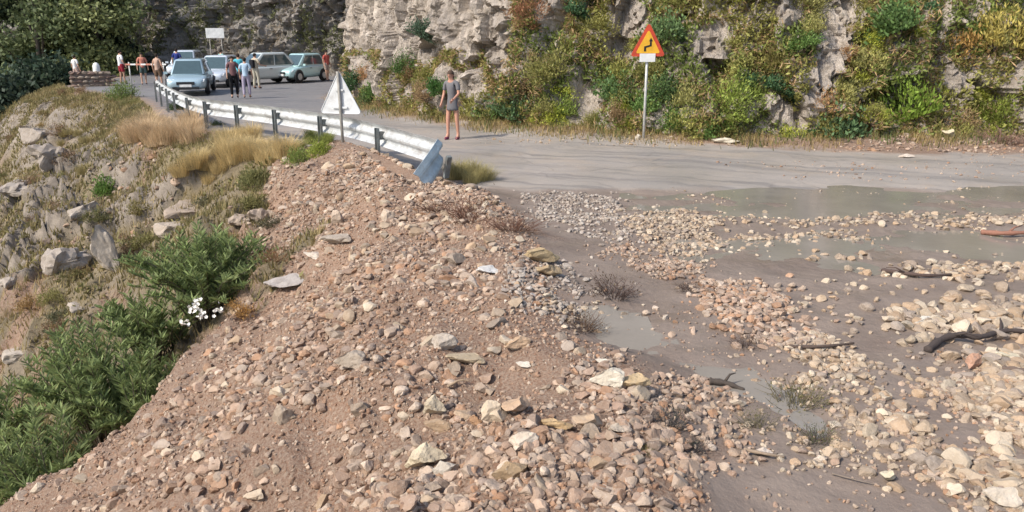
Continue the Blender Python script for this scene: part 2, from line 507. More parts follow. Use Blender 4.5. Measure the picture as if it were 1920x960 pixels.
def mat_objcol(name, rough=0.6, metal=0.0, coat=0.0, spec=0.5, bump=0.0, scale=20):
    t = NT(name)
    src = t.new('ShaderNodeObjectInfo').outputs['Color']
    n = t.noise(scale, 4, 0.6, t.obj())
    c = t.mix(t.ramp(n, [(0.35, 0.0), (0.7, 0.3)]), src, t.mix(1.0, src, (0.6, 0.58, 0.55), 'MULTIPLY'))
    t.l(c, t.b.inputs['Base Color'])
    t.b.inputs['Roughness'].default_value = rough; t.b.inputs['Metallic'].default_value = metal
    t.b.inputs['Coat Weight'].default_value = coat; t.b.inputs['Specular IOR Level'].default_value = spec
    if bump: t.bump(n, bump, 0.01)
    return t.m

M = {}
M['ground'] = mat_ground()
M['rock'] = mat_rock('limestone_rock', False)
M['gravel'] = mat_rock('limestone_gravel', True)
M['cliff'] = mat_cliff('limestone_cliff', [(0.19, 0.165, 0.15), (0.43, 0.375, 0.33), (0.60, 0.52, 0.445), (0.72, 0.665, 0.60), (0.33, 0.275, 0.215), (0.09, 0.075, 0.06)])
M['farcliff'] = mat_cliff('grey_far_cliff', [(0.11, 0.105, 0.10), (0.25, 0.23, 0.215), (0.38, 0.34, 0.315), (0.52, 0.46, 0.42), (0.14, 0.14, 0.10), (0.06, 0.055, 0.05)], 0.8)
M['leaf'] = mat_leaf('leaf')
M['grass'] = mat_leaf('grass_blade', 0.3, 0.7, 0.35)
M['bark'] = mat_objcol('bark', 0.9, bump=0.8, scale=30)
M['paint'] = mat_objcol('car_paint', 0.32, 0.25, 0.8)
M['cloth'] = mat_objcol('cloth', 0.9, spec=0.2, bump=0.2, scale=60)
M['skin'] = mat_objcol('skin', 0.55, spec=0.35)
M['glass'] = simple('car_glass', (0.05, 0.085, 0.09), 0.06, 0.0, 0.1, spec=0.8, coat=1.0)
M['rubber'] = simple('tyre_rubber', (0.018, 0.018, 0.018), 0.85)
M['alloy'] = simple('alloy_rim', (0.45, 0.46, 0.47), 0.35, 0.8)
M['black'] = simple('black_plastic', (0.02, 0.02, 0.022), 0.5)
M['lens'] = simple('lamp_lens', (0.75, 0.78, 0.80), 0.12, 0.1, coat=1.0)
M['redlens'] = simple('red_lens', (0.45, 0.02, 0.02), 0.2)
M['plate'] = simple('white_plate', (0.78, 0.78, 0.76), 0.45)
M['galv'] = simple('galvanised_steel', (0.56, 0.58, 0.59), 0.5, 0.3, 0.25, 3.0, grime=0.5)
M['galv_dark'] = simple('weathered_galvanised_post', (0.19, 0.21, 0.21), 0.65, 0.3, 0.35, 8, grime=0.6)
M['galv_blue'] = simple('bluish_galvanised_end', (0.40, 0.48, 0.52), 0.55, 0.3, 0.25, 5, grime=0.55)
M['signback'] = simple('sign_back_metal', (0.68, 0.70, 0.72), 0.5, 0.15, 0.15, 4, grime=0.35)
M['signpost'] = simple('grey_post_paint', (0.52, 0.52, 0.50), 0.55, 0.3, 0.25, 10, grime=0.5)
M['signpost_dark'] = simple('weathered_post', (0.27, 0.255, 0.23), 0.6, 0.2, 0.3, 10)
M['signred'] = simple('sign_red', (0.60, 0.07, 0.03), 0.5, 0, 0.2, grime=0.2)
M['signyellow'] = simple('sign_yellow', (0.86, 0.46, 0.03), 0.5, 0, 0.15, grime=0.2)
M['signblack'] = simple('sign_black', (0.015, 0.015, 0.015), 0.5)
M['white'] = simple('white_paint', (0.78, 0.78, 0.76), 0.6, 0, 0.08)
M['tape_red'] = simple('barrier_red', (0.58, 0.24, 0.17), 0.5)
M['wallstone'] = mat_objcol('wall_stone', 0.9, bump=0.8)
M['petal'] = simple('white_petal', (0.82, 0.80, 0.74), 0.6, 0, 0.06)
# ------------------------------------------------------------------ ground meshes (one surface, split by what it is)
def ground_weights(x, y, zn):
    n = fbm(x * 0.9, y * 0.9, 0, 3, 71); n2 = fbm(x * 3.1, y * 3.1, 0, 3, 75)
    asph = sstep(12.9, 13.7, y + 0.35 * n - 0.06 * np.maximum(x - 4, 0) + 0.1 * n2)
    cs = cliff_side(x, y)
    verge = sstep(-0.9, -0.2, cs + 0.30 * n + 0.15 * n2 + 1.2 * sstep(3, 10, x))
    asph = asph * (1 - verge)
    mud = np.where(asph < 1, 1 - asph, 0) * (1 - verge)
    sr, _ = sdist(x, y, RIDGE)
    sb, _ = sdist(x, y, BRINK)
    edge = np.where(y < 17.5, sstep(-0.75, -0.1, np.minimum(sr, 9) + 0.35 * n2 + 0.2 * n), sstep(-0.6, -0.1, sb))
    mud = mud * (1 - edge); asph = asph * (1 - np.where(y > 11.5, edge, 0))
    veg = np.where(zn == 2, np.maximum(sstep(-0.5, 0.1, n + 0.4 + 0.3 * n2), rockiness(x, y)), 0.0)
    veg = np.maximum(veg, np.where(zn == 0, verge * 0.55 * sstep(6, 0, x), 0))
    mud = np.where(zn == 0, mud, 0); asph = np.where(zn == 0, asph, 0)
    rk = np.where(zn == 2, rockiness(x, y) * sstep(0.3, 1.5, sb), 0.0)
    return np.stack([asph, mud, veg, rk], -1)

def grid_obj(x0, x1, y0, y1, st, drop=None, lower=0.0):
    xs = np.arange(x0, x1 + st / 2, st); ys = np.arange(y0, y1 + st / 2, st)
    X, Y = np.meshgrid(xs, ys)
    X = X.ravel(); Y = Y.ravel()
    Z = zground(X, Y) - lower
    ZN = zone(X, Y)
    WT = ground_weights(X, Y, ZN)
    nx, ny = len(xs), len(ys)
    I = np.arange(nx * ny).reshape(ny, nx)
    F = np.stack([I[:-1, :-1], I[:-1, 1:], I[1:, 1:], I[1:, :-1]], -1).reshape(-1, 4)
    cx = X[F].mean(1); cy = Y[F].mean(1)
    if drop:
        a, b, c, d = drop
        keep = ~((cx > a) & (cx < b) & (cy > c) & (cy < d)); F = F[keep]
    zf = ZN[F[:, 0]]; af = WT[F[:, 0], 0] > 0.5
    cls = np.where(zf == 0, np.where(af, 0, 1), zf + 1)
    return X, Y, Z, WT, F, cls

GP = {0: [], 1: [], 2: [], 3: []}
A_BOX = (-16.0, 14.0, 1.0, 26.0)
for res in (grid_obj(*A_BOX, 0.075), grid_obj(-60, 60, -20, 90, 0.5, (A_BOX[0] + .6, A_BOX[1] - .6, A_BOX[2] + .6, A_BOX[3] - .6), 0.05)):
    X, Y, Z, WT, F, cls = res
    for k in range(4):
        f = F[cls == k]
        if len(f):
            u, inv = np.unique(f, return_inverse=True)
            GP[k].append((np.stack([X[u], Y[u], Z[u]], -1), inv.reshape(f.shape), WT[u]))
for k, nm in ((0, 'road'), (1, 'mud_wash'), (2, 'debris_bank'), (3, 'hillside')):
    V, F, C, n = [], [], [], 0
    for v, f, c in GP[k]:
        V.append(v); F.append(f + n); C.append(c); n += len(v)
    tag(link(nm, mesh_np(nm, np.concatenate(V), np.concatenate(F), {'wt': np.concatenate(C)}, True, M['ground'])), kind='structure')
# valley floor to the horizon
g = MB().add([(-1500, -1500, -16.3), (1500, -1500, -16.3), (1500, 1500, -16.3), (-1500, 1500, -16.3)], [(0, 1, 2, 3)])
tag(g.obj('valley_ground', simple('valley_floor', (0.09, 0.10, 0.05), 0.95, 0, 0.4, 0.05)), kind='structure')

# ------------------------------------------------------------------ muddy water lying in the hollows
def mat_water():
    t = NT('muddy_water')
    p = t.pos()
    c = t.mix(t.ramp(t.noise(0.8, 4, 0.6, p), [(0.35, 0), (0.65, 1)]), (0.205, 0.185, 0.16), (0.265, 0.24, 0.21))
    t.l(c, t.b.inputs['Base Color'])
    t.b.inputs['Roughness'].default_value = 0.06; t.b.inputs['IOR'].default_value = 1.33
    t.b.inputs['Specular IOR Level'].default_value = 0.6
    t.bump(t.noise(14, 4, 0.6, p), 0.12, 0.02)
    return t.m
WLEV = -0.022
xs = np.arange(0.1, 14, 0.055); ys = np.arange(4.2, 15.5, 0.055)
X, Y = np.meshgrid(xs, ys); sh = X.shape; X = X.ravel(); Y = Y.ravel()
Z = zground(X, Y)
wet = (Z < WLEV + 0.004) & (pools(X, Y) > 0.05)
I = np.arange(X.size).reshape(sh)
F = np.stack([I[:-1, :-1], I[:-1, 1:], I[1:, 1:], I[1:, :-1]], -1).reshape(-1, 4)
F = F[wet[F].any(1)]
u, inv = np.unique(F, return_inverse=True)
tag(link('water', mesh_np('water', np.stack([X[u], Y[u], np.full(len(u), WLEV)], -1), inv.reshape(F.shape), None, True, mat_water())), kind='structure')

# ------------------------------------------------------------------ cliffs
def chaikin(P, n=3):
    P = [np.array(p, float) for p in P]
    for _ in range(n):
        Q = [P[0]]
        for a, b in zip(P[:-1], P[1:]): Q += [a * .75 + b * .25, a * .25 + b * .75]
        P = Q + [P[-1]]
    return np.array(P)

def cliff_grid(poly, step, hs, lean, amp, k, back=None):
    P = chaikin(poly)
    d = np.r_[0, np.cumsum(np.hypot(*np.diff(P, axis=0).T))]
    s = np.arange(0, d[-1], step)
    px, py = np.interp(s, d, P[:, 0]), np.interp(s, d, P[:, 1])
    w = max(3, int(1.5 / step))
    tx, ty = np.gradient(px), np.gradient(py)
    ker = np.ones(w) / w
    tx, ty = np.convolve(np.pad(tx, w, 'edge'), ker, 'same')[w:-w], np.convolve(np.pad(ty, w, 'edge'), ker, 'same')[w:-w]
    L = np.hypot(tx, ty); nx, ny = -ty / L, tx / L          # left normal: towards the road
    S, H = np.meshgrid(np.arange(len(s)), hs)
    ln = lean(s)[S] if callable(lean) else lean
    off = -(np.maximum(H, 0) * ln + 0.06 * np.maximum(H - 4, 0) ** 2)
    bx, by = px[S] + nx[S] * off, py[S] + ny[S] * off
    q = fbm(bx * 0.45, by * 0.45, H * 0.35, 4, k)
    wx = bx + 0.30 * fbm(bx * 1.1, by * 1.1, H * 0.8, 3, k + 31); wy = by + 0.30 * fbm(bx * 1.1, by * 1.1, H * 0.8, 3, k + 37)
    wz = H + 0.35 * fbm(bx * 0.9, by * 0.9, H * 0.9, 3, k + 33)
    disp = amp * (0.55 * q + 0.95 * facets(wx * 0.75, wy * 0.75, wz * 0.42, k + 11, 1.7) + 0.42 * facets(wx * 1.9, wy * 1.9, wz * 0.95, k + 23, 1.8)
                  + 0.20 * facets(wx * 4.6, wy * 4.6, wz * 2.4, k + 41, 1.8) + 0.05 * fbm(bx * 6, by * 6, H * 5, 2, k + 5))
    disp = disp * sstep(-0.3, 0.9, H) 
    X, Y = bx + nx[S] * disp, by + ny[S] * disp
    Zs = H + 0.12 * fbm(bx * 1.5, by * 1.5, H, 2, k + 7)
    I = np.arange(S.size).reshape(S.shape)
    F = np.stack([I[:-1, :-1], I[:-1, 1:], I[1:, 1:], I[1:, :-1]], -1).reshape(-1, 4)
    V = np.stack([X.ravel(), Y.ravel(), Zs.ravel()], -1)
    N = np.stack([nx[S].ravel(), ny[S].ravel()], -1)
    return V, F, N

hs = np.r_[np.arange(-0.6, 4.6, 0.07), np.arange(4.7, 14, 0.35)]
lean = lambda s: np.interp(s, [0, 32, 40, 46, 50, 70], [0.50, 0.50, 0.40, 0.26, 0.20, 0.2])
CV, CF, CN = cliff_grid(CLIFF, 0.075, hs, lean, 0.72, 101)
tag(link('rock_cliff', mesh_np('rock_cliff', CV, CF, None, False, M['cliff'])), kind='structure')
hs2 = np.r_[np.arange(-0.6, 7, 0.16), np.arange(7.2, 22, 0.6)]
FV, FF, FN = cliff_grid(FARWALL, 0.16, hs2, 0.28, 1.3, 151)
tag(link('far_rock_wall', mesh_np('far_rock_wall', FV, FF, None, False, M['farcliff'])), kind='structure')
# ------------------------------------------------------------------ stones
def ico(sub):
    bm = bmesh.new(); bmesh.ops.create_icosphere(bm, subdivisions=sub, radius=1.0)
    V = np.array([v.co[:] for v in bm.verts]); F = np.array([[v.index for v in f.verts] for f in bm.faces]); bm.free()
    return V, F
ICO = {k: ico(k) for k in (1, 2, 3, 4)}

def rock_shape(rng, sub, cuts=8, flat=0.72, rough=0.10):
    V, F = ICO[sub]
    V = V.copy()
    for _ in range(cuts):
        n = rng.normal(size=3); n /= np.linalg.norm(n)
        d = rng.uniform(0.34, 0.78)
        h = V @ n
        V = V - np.maximum(h - d, 0)[:, None] * n
    V = V * np.array([1, rng.uniform(0.65, 0.95), rng.uniform(0.5, 0.85) * flat / 0.72])
    if sub >= 3:
        q = V * 3.1 + rng.uniform(0, 50, 3)
        V = V * (1 + rough * fbm(q[:, 0], q[:, 1], q[:, 2], 3, int(rng.integers(900))))[:, None]
    else:
        V = V * (1 + rng.uniform(-0.07, 0.07, len(V)))[:, None]
    return V / np.abs(V).max(), F

RV = {1: [rock_shape(RNG, 1, 3) for _ in range(14)], 2: [rock_shape(RNG, 2, 8) for _ in range(14)], 3: [rock_shape(RNG, 3, 11) for _ in range(12)]}
PAL = {
    'beige': np.array([(0.44, 0.345, 0.25), (0.49, 0.405, 0.305), (0.37, 0.295, 0.225), (0.56, 0.48, 0.375), (0.33, 0.275, 0.23), (0.44, 0.32, 0.215)]),
    'pink': np.array([(0.38, 0.27, 0.205), (0.45, 0.335, 0.255), (0.32, 0.22, 0.165), (0.52, 0.42, 0.335), (0.26, 0.20, 0.165), (0.38, 0.225, 0.14), (0.42, 0.33, 0.26)]),
    'grey': np.array([(0.36, 0.32, 0.29), (0.43, 0.39, 0.35), (0.30, 0.26, 0.235), (0.50, 0.45, 0.39), (0.40, 0.34, 0.29)]),
    'red': np.array([(0.35, 0.21, 0.14), (0.40, 0.27, 0.19), (0.45, 0.34, 0.26), (0.30, 0.18, 0.12), (0.50, 0.41, 0.33), (0.37, 0.28, 0.22)]),
}
def rand_rot(rng, n):
    q = rng.normal(size=(n, 4)); q /= np.linalg.norm(q, axis=1)[:, None]
    w, x, y, z = q.T
    return np.stack([np.stack([1 - 2 * (y * y + z * z), 2 * (x * y - z * w), 2 * (x * z + y * w)], -1),
                     np.stack([2 * (x * y + z * w), 1 - 2 * (x * x + z * z), 2 * (y * z - x * w)], -1),
                     np.stack([2 * (x * z - y * w), 2 * (y * z + x * w), 1 - 2 * (x * x + y * y)], -1)], 1)

def in_view(x, y, z, m=130):
    u, v, d = project(x, y, z)
    return (u > -m) & (u < 1920 + m) & (v < 960 + m) & (d > 1)

def in_poly(px, py, poly):
    r = np.zeros(px.shape, bool); n = len(poly)
    for i in range(n):
        (x1, y1), (x2, y2) = poly[i], poly[(i + 1) % n]
        c = ((y1 > py) != (y2 > py)) & (px < (x2 - x1) * (py - y1) / (y2 - y1 + 1e-12) + x1)
        r ^= c
    return r

STONES = []      # arrays: x,y,z,r,palette colour, zone text index
ZTXT = []
def put(x, y, r, pal, ztxt, sink=0.25, bright=1.0):
    z = zground(x, y)
    k = in_view(x, y, z)
    x, y, z, r = x[k], y[k], z[k], r[k]
    c = PAL[pal][RNG.integers(len(PAL[pal]), size=len(x))] * RNG.uniform(0.75, 1.2, (len(x), 1)) * bright
    dust = np.array((0.36, 0.27, 0.20)); c = c + (dust - c) * RNG.uniform(0.0, 0.35, (len(x), 1))
    if ztxt not in ZTXT: ZTXT.append(ztxt)
    STONES.append(np.column_stack([x, y, z + r * (0.45 - sink), r, c, np.full(len(x), ZTXT.index(ztxt))]))

def sizes(n, lo, hi, a=2.2):
    u = RNG.random(n)
    return (lo ** (1 - a) + u * (hi ** (1 - a) - lo ** (1 - a))) ** (1 / (1 - a))

# the debris bank: fine gravel everywhere, coarser rubble along the berm
n = 130000
x = RNG.uniform(-10, 2.4, n); y = RNG.uniform(2.6, 18, n)
sd, _ = sdist(x, y, RIDGE); zn = zone(x, y)
cl = fbm(x * 0.9, y * 0.9, 0, 3, 81)
den = np.where(zn == 1, 0.55 + 0.45 * cl, 0) * (0.55 + 0.45 * sstep(3.6, 1.0, sd)) + np.where((sd > -0.5) & (sd <= 0), 0.6, 0)
k = RNG.random(n) < den
put(x[k], y[k], sizes(k.sum(), 0.010, 0.030, 2.1), 'red', 'on the reddish debris bank', 0.3)
n = 76000
x = RNG.uniform(-7, 2.4, n); y = RNG.uniform(2.8, 18, n)
sd, _ = sdist(x, y, RIDGE); zn = zone(x, y); cl = fbm(x * 0.8 + 3, y * 0.8, 0, 3, 83)
den = np.where((zn == 1) | ((sd > -0.45) & (sd <= 0)), 1.0, 0) * (0.11 + 0.89 * sstep(3.6 + 0.9 * cl, 1.7, sd)) * (0.50 + 0.75 * cl)
k = RNG.random(n) < den
put(x[k], y[k], sizes(k.sum(), 0.020, 0.085, 2.4), 'pink', 'in the rubble along the crest of the debris berm', 0.38)
n = 2000
x = RNG.uniform(-6, 2.2, n); y = RNG.uniform(3.0, 18, n)
sd, _ = sdist(x, y, RIDGE); zn = zone(x, y)
k = (RNG.random(n) < np.where((zn == 1) | ((sd > -0.3) & (sd <= 0)), 0.08 + 0.36 * sstep(3.8, 1.2, sd), 0))
put(x[k], y[k], sizes(k.sum(), 0.06, 0.12, 2.6), 'beige', 'in the rubble along the crest of the debris berm', 0.35)

n = 26000
x = RNG.uniform(-9, 1.2, n); y = RNG.uniform(2.8, 17, n)
sd, _ = sdist(x, y, RIDGE); cl = fbm(x * 1.1 + 9, y * 1.1, 0, 3, 85)
k = (zone(x, y) == 1) & (sd > 0.8) & (RNG.random(n) < 0.35 + 0.9 * cl)
PAL['clod'] = np.array([(0.25, 0.15, 0.10), (0.30, 0.19, 0.13), (0.21, 0.13, 0.09), (0.33, 0.23, 0.165)])
put(x[k], y[k], sizes(k.sum(), 0.018, 0.055, 2.3), 'clod', 'on the reddish debris bank', 0.45)

# stones over the mud on the right, patch by patch (patches outlined on the ground plan)
def patch(px, count, lo, hi, pal, ztxt, a=2.2, sink=0.2, thin=0.35, bright=1.0):
    P = [unproj(u, v, 0.03) for u, v in px]
    X0, X1 = min(p[0] for p in P), max(p[0] for p in P); Y0, Y1 = min(p[1] for p in P), max(p[1] for p in P)
    area = (X1 - X0) * (Y1 - Y0)
    x = RNG.uniform(X0, X1, count * 6); y = RNG.uniform(Y0, Y1, count * 6)
    w = 0.22 * fbm(x * 1.5, y * 1.5, 0, 3, 91)
    k = in_poly(x + w, y + 0.8 * w, P) & (RNG.random(count * 6) < 1 - thin + thin * 1.6 * fbm(x * 1.7, y * 1.7, 0, 2, 95))
    x, y = x[k][:count], y[k][:count]
    ex = int(len(x) * 0.30)                       # stragglers around the patch
    if ex:
        j = RNG.integers(len(x), size=ex)
        x = np.r_[x, x[j] + RNG.normal(size=ex) * 0.32]; y = np.r_[y, y[j] + RNG.normal(size=ex) * 0.28]
    sr, _ = sdist(x, y, RIDGE); m = sr < 0.1; x, y = x[m], y[m]
    put(x, y, sizes(len(x), lo, hi, a), pal, ztxt, sink, bright)

BR = 'in the dense pale rubble at the bottom right'
patch([(1990, 640), (1760, 660), (1640, 690), (1640, 790), (1700, 850), (1790, 930), (1850, 1010), (2060, 1010)], 760, 0.028, 0.095, 'beige', BR, 2.3, 0.3, 0.8)
patch([(1990, 640), (1760, 660), (1640, 690), (1640, 790), (1700, 850), (1790, 930), (1850, 1010), (2060, 1010)], 2400, 0.012, 0.035, 'pink', BR, 1.8, 0.3, 0.7)
patch([(1990, 555), (1720, 570), (1640, 600), (1690, 640), (1990, 640)], 330, 0.035, 0.10, 'beige', 'in the rubble strip above the dark branch', 1.8)
patch([(1990, 480), (1760, 485), (1640, 505), (1700, 520), (1860, 530), (1990, 525)], 170, 0.03, 0.075, 'beige', 'in the row of stones beside the pool', 1.9)
patch([(1500, 615), (1640, 640), (1720, 690), (1560, 680), (1460, 650)], 260, 0.02, 0.055, 'beige', 'in the rubble strip above the dark branch')
patch([(1320, 515), (1420, 530), (1490, 570), (1540, 640), (1440, 650), (1370, 600), (1300, 545)], 620, 0.022, 0.055, 'pink', 'in the pinkish rubble tongue beside the runnel', 1.9, 0.2, 0.2, 1.1)
patch([(1160, 400), (1270, 385), (1350, 410), (1390, 450), (1290, 475), (1200, 440)], 900, 0.018, 0.05, 'beige', 'in the pebble fan at the edge of the water', 2.0, 0.2, 0.2)
patch([(990, 360), (1140, 365), (1200, 410), (1180, 450), (1080, 440), (980, 395)], 900, 0.016, 0.045, 'grey', 'in the pebble fan at the edge of the water', 2.0, 0.2, 0.25)
patch([(1180, 450), (1290, 475), (1340, 500), (1250, 520), (1120, 480)], 420, 0.014, 0.045, 'pink', 'in the pebble fan at the edge of the water', 2.1)
patch([(1400, 425), (1620, 425), (1620, 450), (1400, 455)], 130, 0.022, 0.055, 'beige', 'in the line of stones crossing the shallow water', 1.9)
patch([(1370, 395), (1640, 398), (1920, 390), (1990, 410), (1920, 422), (1700, 420), (1400, 415)], 330, 0.018, 0.07, 'beige', 'in the scatter of stones behind the pool', 2.0)
patch([(1515, 466), (1630, 466), (1630, 486), (1515, 484)], 12, 0.05, 0.075, 'beige', 'in the line of stones crossing the shallow water')
patch([(1250, 350), (1990, 345), (1990, 480), (1350, 470)], 200, 0.014, 0.045, 'beige', 'scattered in the shallow water')
patch([(1400, 540), (1990, 470), (1990, 600), (1500, 600)], 90, 0.018, 0.06, 'beige', 'scattered on the wet mud')
patch([(1440, 700), (1650, 700), (1660, 800), (1500, 760)], 160, 0.014, 0.05, 'beige', 'scattered on the wet mud')
patch([(1350, 770), (1680, 790), (1740, 880), (1500, 860), (1340, 830)], 200, 0.012, 0.05, 'beige', 'scattered on the wet mud', 2.2)
patch([(1000, 540), (1350, 560), (1700, 800), (1800, 1000), (1300, 1000), (1000, 700)], 500, 0.008, 0.024, 'pink', 'scattered on the wet mud', 2.5)
patch([(1180, 720), (1330, 700), (1420, 790), (1400, 880), (1300, 900), (1230, 800)], 420, 0.014, 0.05, 'pink', 'along the foot of the debris berm beside the mud')
patch([(940, 480), (1060, 480), (1100, 560), (1030, 640), (980, 600)], 350, 0.016, 0.05, 'grey', 'along the foot of the debris berm beside the mud')
patch([(1020, 560), (1180, 560), (1180, 625), (1020, 625)], 90, 0.018, 0.05, 'beige', 'along the foot of the debris berm beside the mud')
patch([(1700, 300), (1920, 280), (1990, 330), (1500, 340), (1300, 300)], 170, 0.012, 0.04, 'pink', 'scattered over the dusty road', 2.4)
patch([(1560, 268), (2000, 235), (2000, 285), (1560, 282)], 700, 0.02, 0.08, 'pink', 'in the earth slip at the foot of the cliff', 2.1, 0.2, 0.3)
patch([(860, 258), (1560, 262), (1560, 276), (900, 268)], 160, 0.015, 0.06, 'beige', 'along the far road verge', 2.3)
# hillside scree
n = 9000
x = RNG.uniform(-22, -2, n); y = RNG.uniform(10, 34, n)
zn = zone(x, y); cl = fbm(x * 0.45, y * 0.45, 0, 3, 87)
k = (zn == 2) & (RNG.random(n) < 0.18 + 0.8 * cl)
put(x[k], y[k], sizes(k.sum(), 0.025, 0.15, 2.1), 'pink', 'on the scrubby hillside below the guardrail', 0.3, 1.0)

ST = np.concatenate(STONES)
U, Vv, Dd = project(ST[:, 0], ST[:, 1], ST[:, 2])
appar = np.where((U > 0) & (U < 1920) & (Vv > 0) & (Vv < 960), ST[:, 3] / Dd, 0)
N_IND = 262
order = np.argsort(-appar)
IND, REST = order[:N_IND], order[N_IND:]

def stuff_stones(name, idx, sub, label, cat):
    V, F, C, n = [], [], [], 0
    for vi, (bv, bf) in enumerate(RV[sub]):
        sel = idx[vi::len(RV[sub])]
        if not len(sel): continue
        S = ST[sel]
        Rm = rand_rot(RNG, len(sel))
        # keep stones lying flat-ish: rotate about z mostly
        az = RNG.uniform(0, 6.283, len(sel)); ca, sa = np.cos(az), np.sin(az)
        P = np.einsum('nij,vj->nvi', Rm, bv * np.array([1, 1, 0.9])) if sub == 1 else np.stack([bv[None, :, 0] * ca[:, None] - bv[None, :, 1] * sa[:, None], bv[None, :, 0] * sa[:, None] + bv[None, :, 1] * ca[:, None], np.broadcast_to(bv[None, :, 2] + 0.15 * bv[None, :, 0], (len(sel), len(bv)))], -1)
        P = P * S[:, 3][:, None, None] + S[:, None, 0:3]
        nb = len(bv)
        V.append(P.reshape(-1, 3)); C.append(np.repeat(np.column_stack([S[:, 4:7], np.ones(len(S))]), nb, 0))
        F.append((bf[None] + (np.arange(len(sel)) * nb)[:, None, None] + n).reshape(-1, 3)); n += nb * len(sel)
    me = mesh_np(name, np.concatenate(V), np.concatenate(F), {'col': np.concatenate(C)}, False, M['gravel'])
    return tag(link(name, me), label, cat, kind='stuff')

small = REST[ST[REST, 3] < 0.026]; med = REST[ST[REST, 3] >= 0.026]
stuff_stones('gravel', small, 1, 'fine reddish and beige gravel spread over bank and mud', 'gravel')
stuff_stones('rubble', med, 2, 'fist sized limestone rubble littering bank, mud and roadside', 'rubble')

ROCKME = [mesh_np('rock', v, f, None, False, M['rock']) for v, f in RV[3]]
def cname(c):
    r, g, b = c
    if r > 0.53: return 'whitish'
    if r / b > 2.2: return 'rusty brown'
    if r / b > 1.75: return 'tan'
    if r < 0.36: return 'grey-brown'
    return 'pale beige'
for j, i in enumerate(IND):
    s = ST[i]
    me = ROCKME[j % len(ROCKME)]
    u, v = U[i], Vv[i]
    o = link('rock', me, None, s[0:3], (RNG.uniform(-.3, .3), RNG.uniform(-.3, .3), RNG.uniform(0, 6.28)), (s[3],) * 3, s[4:7])
    size = 'large' if s[3] > 0.085 else ('biggish' if s[3] > 0.07 else ('fist-sized' if s[3] > 0.055 else 'small'))
    shp = ('blocky', 'flat', 'rounded', 'angular')[j % 4 if False else (j % len(ROCKME)) % 4]
    zt = ZTXT[int(s[7])]
    if zt == BR:
        zt = ('on the left fringe' if u < 1700 else ('at the right edge' if u > 1860 else 'in the middle')) + ' of the pale rubble, ' + ('below the branch' if v < 720 else ('halfway down' if v < 840 else 'near bottom edge'))
    elif 'crest' in zt:
        zt = 'on the debris berm' + (' near the bottom edge' if v > 850 else (' left of the smooth mud' if v > 600 else ' towards the guardrail'))
    lab = f"{size} {shp} {cname(s[4:7])} rock {zt}"
    tag(o, lab, 'rock', lab)

